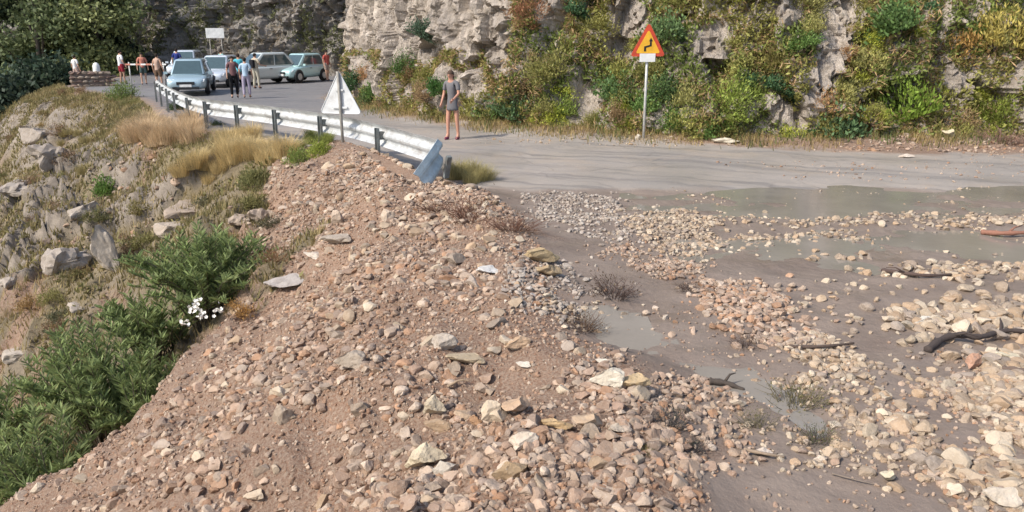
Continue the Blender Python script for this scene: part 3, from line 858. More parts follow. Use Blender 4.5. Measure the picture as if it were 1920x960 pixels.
# rocks one can name in the photograph: u, v, width and height in pixels, colour, label
HEROV = [rock_shape(RNG, 4, 16, 0.72, 0.17) for _ in range(8)]
HEROM = [mesh_np('boulder', v, f, None, False, M['rock']) for v, f in HEROV]
WHT, CRM, OCH, PNK, GRY, TAN = (0.70, 0.66, 0.58), (0.62, 0.53, 0.37), (0.50, 0.32, 0.15), (0.50, 0.37, 0.29), (0.37, 0.33, 0.31), (0.47, 0.38, 0.28)
HERO = [
    (790, 858, 84, 74, CRM, 'big cream rock with pitted face low in the foreground rubble'),
    (830, 882, 60, 40, (0.50, 0.46, 0.40), 'grey beige rock leaning against the big pitted cream rock'),
    (1150, 706, 80, 60, (0.72, 0.67, 0.56), 'white topped rock at the edge of the smooth mud'),
    (1186, 712, 60, 54, (0.58, 0.42, 0.22), 'ochre stained rock touching the white topped rock by the mud'),
    (1130, 678, 26, 14, WHT, 'small white stone perched on the white topped rock'),
    (988, 830, 58, 40, (0.66, 0.57, 0.47), 'pale wedge shaped stone in front of the orange cobble'),
    (1036, 796, 72, 34, (0.58, 0.38, 0.17), 'smooth orange brown oblong cobble in the foreground rubble'),
    (1108, 794, 66, 42, (0.48, 0.34, 0.22), 'rounded brown cobble right of the orange oblong cobble'),
    (1154, 802, 34, 30, (0.44, 0.38, 0.31), 'small grey cobble right of the rounded brown cobble'),
    (958, 888, 78, 42, (0.34, 0.23, 0.12), 'dark brown oblong cobble below the pale wedge shaped stone'),
    (974, 644, 66, 32, (0.52, 0.34, 0.20), 'orange tinted flat rock left of the smooth mud'),
    (872, 674, 70, 34, (0.46, 0.37, 0.24), 'tan slab beside the grey rubble, above the cream stones'),
    (982, 684, 28, 18, WHT, 'small bright white stone near the orange flat rock'),
    (925, 770, 40, 62, (0.56, 0.46, 0.34), 'upright pale stone between two rusty stones'),
    (888, 786, 28, 40, (0.42, 0.22, 0.10), 'rusty red stone left of the upright pale stone'),
    (970, 762, 60, 38, (0.50, 0.33, 0.21), 'pink white rounded rock with rusty side, mid foreground'),
    (810, 760, 48, 70, (0.52, 0.45, 0.33), 'tall knobbly cream rock standing in the berm'),
    (524, 776, 44, 58, (0.36, 0.29, 0.23), 'dark upright slab standing alone on the left slope'),
    (665, 672, 72, 58, (0.40, 0.34, 0.28), 'large grey rock half buried on the left flank of the berm'),
    (478, 926, 42, 40, (0.56, 0.45, 0.33), 'round pale rock low on the left slope'),
    (408, 902, 44, 40, (0.36, 0.20, 0.12), 'rust red rock low on the left slope'),
    (838, 640, 50, 46, (0.46, 0.41, 0.36), 'pale grey rock in the middle of the berm rubble'),
    (1010, 474, 80, 54, (0.46, 0.34, 0.17), 'ochre boulder with dark holes at the edge of the wash'),
    (1030, 508, 50, 30, (0.34, 0.24, 0.12), 'dark ochre rock below the holed boulder'),
    (912, 506, 56, 26, (0.60, 0.62, 0.63), 'bluish white flat stone on the berm crest'),
    (722, 404, 34, 36, (0.58, 0.48, 0.39), 'pale upright stone on the upper berm'),
    (590, 480, 42, 20, (0.66, 0.60, 0.54), 'white flat slab on the edge of the left slope'),
    (632, 446, 60, 36, (0.38, 0.33, 0.28), 'grey blocky rock at the top of the left slope'),
    (530, 528, 70, 40, (0.40, 0.38, 0.38), 'bluish grey boulder beside the oleander'),
    (632, 404, 26, 40, (0.48, 0.38, 0.30), 'upright tan stone in the gully under the guardrail'),
    (1380, 758, 40, 30, (0.60, 0.50, 0.38), 'cream rock among twigs right of the dark weeds'),
    (1670, 892, 34, 30, (0.66, 0.60, 0.44), 'single cream stone on the mud at the rubble edge'),
    (1430, 848, 36, 22, (0.62, 0.54, 0.47), 'pale flat stone at the upper edge of the bottom mud patch'),
    (1540, 862, 28, 18, (0.66, 0.56, 0.46), 'bright small stone right of the bottom mud patch'),
    (1740, 602, 52, 24, WHT, 'flat white stone in the rubble strip above the dark branch'),
    (1896, 668, 44, 28, (0.62, 0.57, 0.42), 'yellowish oval cobble under the dark branch'),
    (1880, 930, 60, 60, (0.56, 0.50, 0.42), 'biggest pale block in the bottom right corner'),
    (1830, 676, 30, 46, (0.46, 0.24, 0.16), 'reddish pointed stone under the dark branch'),
    (1355, 262, 62, 22, (0.66, 0.62, 0.50), 'long white rock on the verge right of the bend sign'),
    (1783, 250, 30, 26, (0.68, 0.60, 0.42), 'yellowish white boulder at the cliff foot'),
    (1700, 292, 30, 10, (0.66, 0.58, 0.50), 'flat pale stone alone on the far dusty road'),
    (1196, 256, 12, 12, WHT, 'tiny white stone at the foot of the bend sign post'),
]
HN = 0
OUTM = [mesh_np('rock_outcrop', *rock_shape(RNG, 4, 26, 0.72, 0.30), None, False, M['rock']) for _ in range(6)]
def hero(u, v, w, h, c, lab, name='boulder', cat='rock', yaw=None, depth=0.8, pool=None, lift=0.45):
    global HN
    x, y, z = hit(u, min(v + h * 0.42, 985))
    d = project(x, y, z)[2]
    sx, sz = 0.55 * w * d / FPX, 0.62 * h * d / FPX
    pool = pool or HEROM
    me = pool[HN % len(pool)]; HN += 1
    c = tuple(a + (g - a) * 0.30 for a, g in zip(c, (0.42, 0.35, 0.28)))
    o = link(name, me, None, (x, y + sx * 0.4, z + sz * lift), (RNG.uniform(-.15, .15), RNG.uniform(-.2, .2), RNG.uniform(-.5, .5) if yaw is None else yaw), (sx, sx * depth, sz), c)
    return tag(o, lab, cat)
for a in HERO: hero(*a)
OUT = [
    (205, 448, 44, 150, (0.64, 0.57, 0.50), 'tall pale limestone slab leaning above the oleander'),
    (98, 470, 92, 110, (0.42, 0.38, 0.35), 'broad grey limestone outcrop left of the tall slab'),
    (140, 400, 60, 50, (0.46, 0.41, 0.36), 'grey outcrop block above the broad limestone outcrop'),
    (320, 420, 80, 60, (0.48, 0.41, 0.34), 'whitish broken outcrop above the oleander top'),
    (350, 385, 90, 50, (0.46, 0.37, 0.30), 'pinkish crumbling outcrop high on the hillside'),
    (60, 240, 70, 60, (0.42, 0.38, 0.35), 'grey ledge on the skyline of the hillside, left'),
    (100, 285, 60, 70, (0.38, 0.34, 0.31), 'dark grey crag on the left of the hillside'),
    (20, 350, 70, 60, (0.43, 0.39, 0.36), 'grey limestone knob at the left picture edge'),
    (10, 520, 60, 50, (0.48, 0.43, 0.39), 'pale knob at the left picture edge above the oleander'),
    (20, 660, 60, 50, (0.52, 0.47, 0.42), 'whitish rock left of the middle oleander'),
    (150, 575, 50, 26, (0.50, 0.45, 0.40), 'low pale rock on the slope above the middle oleander'),
    (210, 330, 40, 34, (0.45, 0.40, 0.35), 'small grey outcrop in the dry scrub, middle of the hillside'),
    (495, 390, 50, 60, (0.48, 0.38, 0.30), 'tan crumbling rock right of the straw coloured grass'),
    (440, 410, 50, 40, (0.44, 0.35, 0.28), 'brownish rock at the foot of the straw coloured grass'),
]
for a in OUT: hero(a[0], a[1], a[2] * 1.15, a[3] * 1.1, tuple(q * 0.78 for q in a[4]), a[5], name='rock_outcrop', depth=1.1, pool=HEROM if a[3] > 120 else OUTM, lift=0.42 if a[3] > 120 else 0.2)
# ------------------------------------------------------------------ plants
def leaves(rng, C, D, L, Wd, droop=0.0):
    """one folded leaf (two triangles joined along a quad) per centre C, pointing along D"""
    n = len(C)
    D = D / np.maximum(np.linalg.norm(D, axis=1), 1e-6)[:, None]
    r = rng.normal(size=(n, 3)); S = np.cross(D, r); S /= np.maximum(np.linalg.norm(S, axis=1), 1e-6)[:, None]
    L = np.broadcast_to(L, (n,))[:, None]; Wd = np.broadcast_to(Wd, (n,))[:, None]
    a = C - D * L * 0.5; b = C + D * L * 0.5; b[:, 2] -= droop * L[:, 0]
    m = C - D * L * 0.08
    V = np.stack([a, m + S * Wd * 0.5, b, m - S * Wd * 0.5], 1).reshape(-1, 3)
    F = np.arange(n * 4).reshape(n, 4)
    lv = np.repeat(np.column_stack([rng.random(n), (rng.random(n) < 0.12) * rng.random(n), np.zeros(n), np.ones(n)]), 4, 0)
    return V, F, lv

def blob_points(rng, n, clumps, shape=(1, 1, 1), flat=0.0, sig=0.17):
    c = rng.normal(size=(clumps, 3)); c /= np.linalg.norm(c, axis=1)[:, None]
    c *= rng.uniform(0.35, 0.92, clumps)[:, None]
    c[:, 2] = np.abs(c[:, 2]) * (1 - flat) + 0.05
    c *= np.array(shape)
    k = rng.integers(clumps, size=n)
    P = c[k] + rng.normal(size=(n, 3)) * sig * rng.uniform(0.6, 1.4, clumps)[k][:, None]
    P[:, 2] = np.maximum(P[:, 2], 0.02)
    return P, c

def shrub_meshes(rng, n=1900, clumps=22, L=0.13, Wd=0.075, shape=(1, 1, 0.9), sig=0.16, up=0.5):
    P, c = blob_points(rng, n, clumps, shape, sig=sig)
    D = P / np.linalg.norm(P, axis=1)[:, None] + rng.normal(size=(n, 3)) * 0.7; D[:, 2] += up
    V, F, lv = leaves(rng, P, D, L * rng.uniform(0.6, 1.3, n), Wd * rng.uniform(0.7, 1.3, n))
    fol = mesh_np('foliage', V, F, {'lv': lv}, False, M['leaf'])
    mb = MB()
    for q in c[:9]:
        q = Vector(q); mb.tube([(0, 0, -0.15), q * 0.4 + Vector((rng.uniform(-.08, .08), rng.uniform(-.08, .08), 0)), q], [0.035, 0.022, 0.008], 5, False)
    return fol, mb.mesh('stem', M['bark'], True)

def grass_mesh(rng, n=160, h=1.0, spread=0.35, lean=0.6, wd=0.02):
    a = rng.uniform(0, 6.283, n); r = spread * np.sqrt(rng.random(n))
    B = np.column_stack([r * np.cos(a), r * np.sin(a), np.full(n, -0.05)])
    dr = np.column_stack([np.cos(a), np.sin(a)]) * rng.uniform(0.1, 1.0, n)[:, None] * lean + rng.normal(size=(n, 2)) * 0.18
    hh = h * rng.uniform(0.45, 1.0, n)
    Mi = B + np.column_stack([dr * hh[:, None] * 0.35, hh * 0.6]); T = B + np.column_stack([dr * hh[:, None], hh * rng.uniform(0.75, 1.0, n)])
    S = np.column_stack([-np.sin(a), np.cos(a), np.zeros(n)]) * wd * 0.5
    V = np.stack([B - S, B + S, Mi + S * .8, Mi - S * .8, T], 1).reshape(-1, 3)
    k = np.arange(n)[:, None] * 5
    F3 = np.concatenate([k + np.array([[0, 1, 2]]), k + np.array([[0, 2, 3]]), k + np.array([[3, 2, 4]])], 0)
    lv = np.repeat(np.column_stack([rng.random(n), np.zeros(n), np.zeros(n), np.ones(n)]), 5, 0)
    return mesh_np('grass_blades', V, F3, {'lv': lv}, False, M['grass'])

SHR = {'round': [shrub_meshes(RNG) for _ in range(4)],
       'fine': [shrub_meshes(RNG, 2000, 26, 0.14, 0.045, (1, 1, 1.0), 0.18, 0.9) for _ in range(4)],
       'loose': [shrub_meshes(RNG, 1100, 14, 0.15, 0.04, (0.9, 0.9, 1.25), 0.19, 0.4) for _ in range(3)],
       'cushion': [shrub_meshes(RNG, 1500, 26, 0.12, 0.04, (1, 1, 0.6), 0.15, 0.7) for _ in range(3)]}
GRS = [grass_mesh(RNG, 430, 1.0, 0.45, 0.9, 0.013) for _ in range(4)]
DKG, MDG, YLG, OLV, BRN, RUS, BLG = (0.05, 0.11, 0.045), (0.11, 0.18, 0.05), (0.27, 0.29, 0.05), (0.21, 0.20, 0.07), (0.24, 0.165, 0.09), (0.28, 0.16, 0.075), (0.075, 0.125, 0.055)

def shrub(kind, loc, size, col, label, group=None, rot=None, sq=1.0, name='shrub', cat='shrub'):
    fol, st = random.choice(SHR[kind])
    e = empty(name, loc)
    e.rotation_euler = rot if rot is not None else (0, 0, random.uniform(0, 6.28))
    e.scale = (size, size, size * sq)
    v = random.uniform(1.3, 1.85)
    link('foliage', fol, e, color=tuple(c * v for c in col))
    link('stem', st, e, color=(0.13, 0.095, 0.07))
    return tag(e, label, cat, group)

def tuft(loc, size, col, label, group, sq=1.0, name='grass_tuft'):
    o = link(name, random.choice(GRS), None, loc, (random.uniform(-.15, .15), random.uniform(-.15, .15), random.uniform(0, 6.28)), (size, size, size * sq), col)
    return tag(o, label, 'grass', group)

# ---- cliff shrubs, set on points of the rock face
cu, cv, cdp = project(CV[:, 0], CV[:, 1], CV[:, 2])
vis = (cu > -60) & (cu < 2000) & (cv > -70) & (CV[:, 2] > -0.1) & (cdp > 1) & (CV[:, 1] < 34.6)
CI = np.nonzero(vis)[0]
def cliff_at(u, v):
    d = (cu[CI] - u) ** 2 + (cv[CI] - v) ** 2
    c = CI[d < d.min() + 30]
    i = c[np.argmin(cdp[c])]
    return CV[i], CN[i]
NAMED = [
    (958, 196, 52, 'round', BLG, 'dark green rounded bush at the cliff foot right of the standing woman'),
    (1585, 232, 66, 'round', BLG, 'large dark green bush at the cliff foot, the darkest on the right'),
    (1530, 262, 36, 'round', (0.06, 0.12, 0.045), 'low green bush against the left of the large dark bush'),
    (1372, 170, 50, 'fine', (0.18, 0.22, 0.05), 'bright yellow green bush between bend sign and dark bush'),
    (1362, 225, 44, 'fine', (0.12, 0.18, 0.035), 'yellow green bush at the cliff foot right of the bend sign'),
    (1150, 160, 46, 'round', (0.085, 0.14, 0.05), 'mid green bush on the cliff left of the bend sign post'),
    (1240, 160, 40, 'round', (0.085, 0.135, 0.05), 'mid green bush on the cliff right of the bend sign post'),
    (1255, 50, 48, 'round', (0.09, 0.14, 0.055), 'green bush high on the cliff right of the triangular bend sign'),
    (1690, 30, 60, 'round', (0.085, 0.14, 0.045), 'dark leafy bush at the top of the picture, right'),
    (1690, 190, 70, 'fine', (0.13, 0.19, 0.03), 'sprawling yellow green bush right of the large dark bush'),
    (1880, 60, 70, 'fine', (0.30, 0.25, 0.07), 'golden yellow bush in the top right corner'),
    (1850, 190, 60, 'fine', (0.17, 0.20, 0.04), 'yellowish green bush near the right picture edge'),
    (1800, 90, 56, 'loose', (0.25, 0.15, 0.05), 'rusty brown bush left of the golden yellow bush'),
    (1375, 125, 26, 'fine', RUS, 'small rust red bush above the yellow green bush'),
    (985, 25, 40, 'loose', (0.22, 0.11, 0.06), 'reddish brown bush high on the cliff above the woman'),
    (663, 140, 34, 'round', (0.05, 0.095, 0.04), 'dark green shrub behind the tip of the blank sign'),
    (760, 120, 34, 'fine', (0.08, 0.14, 0.04), 'green shrub in the middle of the pale rock face'),
    (700, 175, 36, 'cushion', (0.09, 0.12, 0.05), 'olive shrub at the cliff foot behind the blank sign'),
    (818, 150, 26, 'round', (0.06, 0.13, 0.035), 'small green shrub left of the standing woman'),
    (790, 55, 30, 'round', (0.05, 0.08, 0.05), 'dark shrub in a hollow of the pale rock face'),
    (905, 215, 30, 'cushion', OLV, 'low olive shrub at the roadside right of the standing woman'),
    (1460, 90, 60, 'fine', (0.17, 0.15, 0.05), 'olive brown shrub on the cliff left of the pale rock streak'),
    (1020, 110, 50, 'fine', OLV, 'olive shrub on the cliff above the dark rounded bush'),
    (1050, 200, 36, 'fine', (0.12, 0.16, 0.035), 'upright green shrub right of the dark rounded bush'),
]
def place_cliff(u, v, rpx, kind, col, lab, group=None):
    p, nn = cliff_at(u, v + rpx * 0.35)
    d = project(*p)[2]
    sz = rpx * d / FPX
    shrub(kind, (p[0] - nn[0] * 0.06, p[1] - nn[1] * 0.06, p[2] - 0.25 * sz), sz * 1.05, col, lab, group,
          rot=(-0.45 * nn[1] * 1.0, 0.45 * nn[0], random.uniform(0, 6.28)), sq=random.uniform(0.95, 1.15))
for a in NAMED: place_cliff(*a)

BARE = [(640, 960, -40, 0, 60), (700, 60, 80), (760, 70, 60), (830, 60, 90), (880, 90, 85), (910, 20, 60), (885, 150, 34), (730, 70, 45), (680, 40, 70),
        (1040, 20, 36), (1178, 30, 40), (1172, 90, 26), (1085, 195, 44), (1105, 180, 30), (1335, 85, 38), (1350, 60, 26), (1562, 20, 42), (1565, 70, 36), (1560, 110, 34), (1540, 150, 30), (1528, 190, 26), (1460, 205, 24), (1490, 232, 26), (1480, 20, 30), (1785, 150, 26), (1240, 222, 20)]
def bare(u, v):
    return any((u - b[0]) ** 2 + (v - b[1]) ** 2 < b[2] ** 2 for b in BARE if len(b) == 3)
KC = [('fine', OLV, 'olive'), ('fine', (0.23, 0.225, 0.07), 'olive green'), ('loose', BRN, 'dry brown'), ('fine', YLG, 'yellow green'), ('round', MDG, 'mid green'), ('cushion', (0.30, 0.23, 0.11), 'straw brown'), ('loose', RUS, 'rusty'), ('round', (0.05, 0.10, 0.045), 'dark green')]
WL = [0.26, 0.2, 0.14, 0.1, 0.12, 0.1, 0.04, 0.04]
random.seed(31)
cnt = 0
for tr in range(900):
    i = CI[int(random.random() * len(CI))]
    u, v = cu[i], cv[i]
    if bare(u, v) or cliff_at(u, v)[0][1] < CV[i, 1] - 0.5: continue
    dens = (0.9 if v > 100 else 0.3) if u < 900 else 1.0
    if random.random() > dens: continue
    kind, col, cn = random.choices(KC, WL)[0]
    if u > 1600 and random.random() < 0.45: kind, col, cn = random.choice([KC[0], KC[3], KC[2], KC[1]])
    d = cdp[i]; sz = random.uniform(0.24, 0.60)
    nn = CN[i]; p = CV[i]
    where = 'on the pale rock face' if u < 940 else ('on the cliff between dark bush and bend sign' if u < 1200 else ('on the cliff right of the bend sign' if u < 1550 else 'on the overgrown bank at the right'))
    lev = 'high' if v < 70 else ('halfway up' if v < 160 else 'low')
    lab = f'{cn} shrub {lev} {where}'
    shrub(kind, (p[0] - nn[0] * 0.05, p[1] - nn[1] * 0.05, p[2] - 0.2 * sz), sz, col, lab, lab, rot=(-0.5 * nn[1], 0.5 * nn[0], random.uniform(0, 6.28)), sq=random.uniform(0.8, 1.2))
    cnt += 1
    if cnt >= 165: break

# creeping cover and dry grass hugging the cliff: too small and dense to count
def cover(name, idx, Vs, Ns, n, L, Wd, cols, label, cat, hang=0.0, outw=0.16):
    k = RNG.choice(idx, n)
    P = Vs[k] + RNG.normal(size=(n, 3)) * 0.06
    P[:, :2] += Ns[k] * RNG.uniform(0.0, outw, n)[:, None]
    D = RNG.normal(size=(n, 3)) * 0.6; D[:, :2] += Ns[k] * 0.7; D[:, 2] += 0.5 - hang
    V, F, lv = leaves(RNG, P, D, L * RNG.uniform(.5, 1.4, n), Wd * RNG.uniform(.6, 1.3, n))
    o = link(name, mesh_np(name, V, F, {'lv': lv}, False, M['leaf']), color=cols)
    return tag(o, label, cat, kind='stuff')
nz = fbm(CV[CI, 0] * 0.8, CV[CI, 1] * 0.8, CV[CI, 2] * 0.8, 3, 201)
hb = np.ones(len(CI), bool)
for b in BARE:
    if len(b) == 3: hb &= (cu[CI] - b[0]) ** 2 + (cv[CI] - b[1]) ** 2 > (b[2] * 0.95) ** 2
cov = hb & ((cu[CI] > 930) | (nz > 0.15)) | ((cu[CI] < 930) & (cv[CI] > 95) & (nz > -0.02) & ((cu[CI] - 880) ** 2 + (cv[CI] - 170) ** 2 > 1600))
cover('creeping_cover', CI[cov & (nz > -0.05)], CV, CN, 36000, 0.13, 0.06, (0.29, 0.28, 0.085), 'olive creeping plants clinging to the cliff', 'ground cover')
cover('green_cover', CI[cov & (nz < 0.05)], CV, CN, 26000, 0.13, 0.06, (0.21, 0.26, 0.07), 'green creeping plants clinging to the cliff', 'ground cover')
cover('dry_cover', CI[cov & (np.abs(nz) < 0.25)], CV, CN, 20000, 0.22, 0.028, (0.46, 0.31, 0.17), 'dry brown twigs and grass on the cliff', 'dry grass', 0.6)

def ground_grass(name, n, fx, hgt, wd, col, label, cond):
    x, y = fx(n)
    k = cond(x, y); x, y = x[k], y[k]; n = len(x)
    z = zground(x, y)
    a = RNG.uniform(0, 6.283, n); h = hgt * RNG.uniform(0.35, 1.1, n)
    B = np.column_stack([x, y, z - 0.02]); T = B + np.column_stack([np.cos(a) * h * 0.45, np.sin(a) * h * 0.45, h])
    S = np.column_stack([-np.sin(a), np.cos(a), np.zeros(n)]) * wd * 0.5
    V = np.stack([B - S, B + S, T], 1).reshape(-1, 3); F = np.arange(n * 3).reshape(n, 3)
    lv = np.repeat(np.column_stack([RNG.random(n), (RNG.random(n) < .2) * .6, np.zeros(n), np.ones(n)]), 3, 0)
    return tag(link(name, mesh_np(name, V, F, {'lv': lv}, False, M['grass']), color=col), label, 'grass', kind='stuff')
def verge_pts(n):
    P = chaikin(CLIFF); d = np.r_[0, np.cumsum(np.hypot(*np.diff(P, axis=0).T))]
    s = RNG.uniform(0, d[-1], n)
    return np.interp(s, d, P[:, 0]) + RNG.normal(size=n) * 0.3, np.interp(s, d, P[:, 1]) - np.abs(RNG.normal(size=n)) * 0.55
fu, fv, fd = project(FV[:, 0], FV[:, 1], FV[:, 2])
FI = np.nonzero((fu > 150) & (fu < 720) & (fv > -60) & (FV[:, 2] > 0))[0]
fn = fbm(FV[FI, 0] * 0.5, FV[FI, 1] * 0.5, FV[FI, 2] * 0.5, 3, 205)
cover('far_wall_cover', FI[fn > 0.12], FV, FN, 12000, 0.22, 0.10, (0.15, 0.16, 0.075), 'olive scrub patches on the far rock wall', 'ground cover', 0.0, 0.3)
cover('far_wall_twigs', FI[fn < -0.1], FV, FN, 6000, 0.30, 0.04, (0.30, 0.24, 0.17), 'dry twigs on the far rock wall', 'dry grass', 0.5, 0.3)
ground_grass('verge_grass', 26000, verge_pts, 0.22, 0.02, (0.36, 0.27, 0.12), 'dry straw grass along the foot of the cliff', lambda x, y: (y > 18) & (y < 36) & (x < 16) & (fbm(x * 1.2, y * 1.2, 0, 2, 301) + sstep(7, 3, x) * 0.5 > 0.1))
ground_grass('verge_weeds', 9000, verge_pts, 0.25, 0.03, (0.13, 0.15, 0.05), 'green weeds along the foot of the cliff', lambda x, y: (y > 18) & (y < 36) & (x < 16) & (fbm(x * 1.2, y * 1.2, 0, 2, 305) > 0.15))
def hill_pts(n): return RNG.uniform(-27, -2, n), RNG.uniform(9, 44, n)
hz = lambda x, y: zone(x, y) == 2
ground_grass('hill_grass', 150000, hill_pts, 0.22, 0.03, (0.33, 0.26, 0.125), 'thin dry grass covering the hillside below the guardrail', lambda x, y: hz(x, y) & (fbm(x * 0.7, y * 0.7, 0, 3, 311) > -0.45))
ground_grass('hill_weeds', 110000, hill_pts, 0.22, 0.045, (0.21, 0.185, 0.08), 'olive weeds covering the hillside below the guardrail', lambda x, y: hz(x, y) & (fbm(x * 0.6, y * 0.6, 0, 3, 317) > -0.25))

# low scrub mats on the hillside
n = 90000
x, y = hill_pts(n)
k = hz(x, y) & (fbm(x * 0.9, y * 0.9, 0, 3, 331) > 0.16); x, y = x[k], y[k]; n = len(x)
P = np.column_stack([x, y, zground(x, y) + np.abs(RNG.normal(size=n)) * 0.07])
D = RNG.normal(size=(n, 3)); D[:, 2] = np.abs(D[:, 2]) + 0.4
V, F, lv = leaves(RNG, P, D, 0.13 * RNG.uniform(.6, 1.3, n), 0.05)
lv[:, 1] = np.repeat(sstep(-0.1, 0.3, fbm(x * 0.5, y * 0.5, 0, 2, 337)), 4)
tag(link('hill_scrub', mesh_np('hill_scrub', V, F, {'lv': lv}, False, M['leaf']), color=(0.20, 0.185, 0.075)), 'low olive and brown scrub mats on the hillside', 'scrub', kind='stuff')

# ---- hillside scrub
SCR = [
    (200, 345, 34, 'round', (0.09, 0.15, 0.035), 'bright green shrub in the middle of the hillside'),
    (330, 196, 16, 'round', (0.05, 0.09, 0.04), 'small dark shrub where the guardrail bends away'),
    (405, 226, 18, 'cushion', (0.08, 0.11, 0.04), 'small green shrub under the guardrail near its left posts'),
    (600, 275, 30, 'fine', (0.17, 0.20, 0.04), 'yellow green weeds beside the blank sign post'),
    (560, 290, 30, 'fine', (0.15, 0.19, 0.05), 'green weeds left of the blank sign post'),
    (515, 405, 28, 'cushion', (0.09, 0.085, 0.05), 'dark dry shrub at the top of the left slope'),
    (480, 330, 40, 'fine', (0.17, 0.17, 0.07), 'olive broom like shrub below the straw grass'),
    (475, 375, 28, 'fine', (0.16, 0.15, 0.06), 'olive shrub between straw grass and debris bank'),
    (230, 170, 30, 'fine', (0.12, 0.16, 0.05), 'green weeds beside the first man by the barrier'),
    (180, 400, 30, 'cushion', (0.12, 0.12, 0.05), 'olive cushion shrub left of the tall pale slab'),
    (260, 385, 30, 'cushion', (0.15, 0.13, 0.05), 'olive brown cushion shrub above the tall pale slab'),
    (150, 500, 28, 'cushion', (0.17, 0.12, 0.06), 'brown cushion shrub between the two limestone outcrops'),
    (60, 560, 34, 'cushion', (0.22, 0.14, 0.06), 'rust brown cushion shrub near the left picture edge'),
    (450, 580, 30, 'loose', (0.26, 0.15, 0.05), 'orange dry shrub beside the right oleander'),
]
for u, v, r, kind, col, lab in SCR:
    x, y, z = hit(u, v + r * 0.5); d = project(x, y, z)[2]
    shrub(kind, (x, y, z - 0.05), r * d / FPX, col, lab)
random.seed(77)
HX = [(random.uniform(-25, -2.5), random.uniform(9, 42)) for _ in range(1500)]
hx = np.array(HX); ok = (zone(hx[:, 0], hx[:, 1]) == 2); hzv = zground(hx[:, 0], hx[:, 1]); hu, hv, _d = project(hx[:, 0], hx[:, 1], hzv)
ok &= (hu > -40) & (hu < 700) & (hv < 990)
cnt = 0
for i in np.nonzero(ok)[0][:92]:
    kind, col, cn = random.choice([('cushion', (0.20, 0.155, 0.075), 'brownish'), ('cushion', (0.13, 0.125, 0.05), 'olive'), ('fine', (0.17, 0.16, 0.06), 'olive yellow'), ('cushion', (0.24, 0.17, 0.08), 'straw brown'), ('loose', (0.17, 0.11, 0.065), 'dry twiggy'), ('cushion', (0.10, 0.10, 0.055), 'dark olive')])
    lev = 'upper' if hv[i] < 290 else ('middle' if hv[i] < 430 else 'lower')
    lab = f'low {cn} cushion shrub on the {lev} hillside below the guardrail'
    shrub(kind, (hx[i, 0], hx[i, 1], hzv[i] - 0.05), random.uniform(0.18, 0.5), col, lab, lab, sq=0.8)
STRAW, STRAW2 = (0.60, 0.47, 0.24), (0.60, 0.45, 0.28)
def tuft_field(cu_, cv_, ru, rv, n, size, col, lab):
    for _ in range(n):
        a, r = random.uniform(0, 6.28), math.sqrt(random.random())
        x, y, z = hit(cu_ + ru * r * math.cos(a), cv_ + rv * r * math.sin(a))
        tuft((x, y, z), size * random.uniform(.7, 1.2), col, lab, lab)
tuft_field(310, 250, 70, 26, 20, 0.62, STRAW2, 'pinkish straw grass tuft on the upper hillside left of the guardrail')
tuft_field(470, 285, 70, 28, 22, 0.60, STRAW, 'golden straw grass tuft below the guardrail posts')
tuft_field(380, 325, 60, 20, 8, 0.45, STRAW, 'short straw grass tuft on the middle of the hillside')
tuft_field(588, 270, 40, 12, 8, 0.36, (0.22, 0.25, 0.06), 'green yellow grass tuft beside the blank sign post')
tuft_field(885, 335, 32, 10, 8, 0.36, (0.36, 0.31, 0.14), 'straw green grass tuft at the end of the guardrail')
tuft_field(120, 300, 60, 60, 8, 0.40, (0.36, 0.30, 0.14), 'dull straw grass tuft among the crags on the left')

# ---- oleanders: arching stems with long narrow leaves in whorls
def oleander(loc, height, spread, nst, label, flowers=()):
    rng = RNG
    e = empty('oleander_bush', loc)
    mb = MB(); C, D, tips = [], [], []
    for i in range(nst):
        a = rng.uniform(0, 6.283); h = height * rng.uniform(0.55, 1.0); out = spread * math.sqrt(rng.random())
        base = Vector((rng.uniform(-.2, .2), rng.uniform(-.2, .2), -0.25))
        tip = Vector((math.cos(a) * out, math.sin(a) * out, h * (1 - 0.35 * (out / spread) ** 2)))
        P = [base + (tip - base) * t + Vector((0, 0, 0.25 * math.sin(t * 3.14))) for t in (0, .25, .5, .75, 1)]
        mb.tube(P, [0.014, 0.012, 0.009, 0.007, 0.004], 4, False); tips.append(P[-1])
        for t in np.linspace(0.35, 1.0, 14):
            q = base + (tip - base) * t + Vector((0, 0, 0.25 * math.sin(t * 3.14)))
            dirv = (tip - base).normalized()
            for w in range(4):
                b = rng.uniform(0, 6.283)
                dd = np.array([math.cos(b), math.sin(b), 0.55]) + 0.7 * np.array(dirv)
                dd /= np.linalg.norm(dd)
                C.append(np.array(q) + dd * 0.09); D.append(dd)
    C, D = np.array(C), np.array(D)
    V, F, lv = leaves(rng, C, D, 0.19 * rng.uniform(.7, 1.3, len(C)), 0.030, 0.15)
    lv[:, 1] *= 0.9
    link('foliage', mesh_np('foliage', V, F, {'lv': lv}, False, M['leaf']), e, color=(0.23, 0.29, 0.115))
    mb.obj('stem', M['bark'], e, True, color=(0.16, 0.14, 0.10))
    for fx, fy, fz in flowers:
        fm = MB()
        for k in range(14):
            c = Vector((rng.normal() * .035, rng.normal() * .035, rng.normal() * .035))
            rq = Euler((rng.uniform(-1.4, 1.4), rng.uniform(-1.4, 1.4), 0)).to_matrix()
            for p5 in range(5):
                b = p5 * 1.2566 + k
                d1 = rq @ Vector((math.cos(b), math.sin(b), 0.35)) * 0.024; s1 = rq @ Vector((-math.sin(b), math.cos(b), 0)) * 0.014
                fm.add([c, c + d1 * .7 + s1, c + d1 * 1.2, c + d1 * .7 - s1], [(0, 1, 2, 3)])
        tag(fm.obj('flower_cluster', M['petal'], e, loc=(fx, fy, fz)), kind='stuff')
    return tag(e, label, 'shrub')
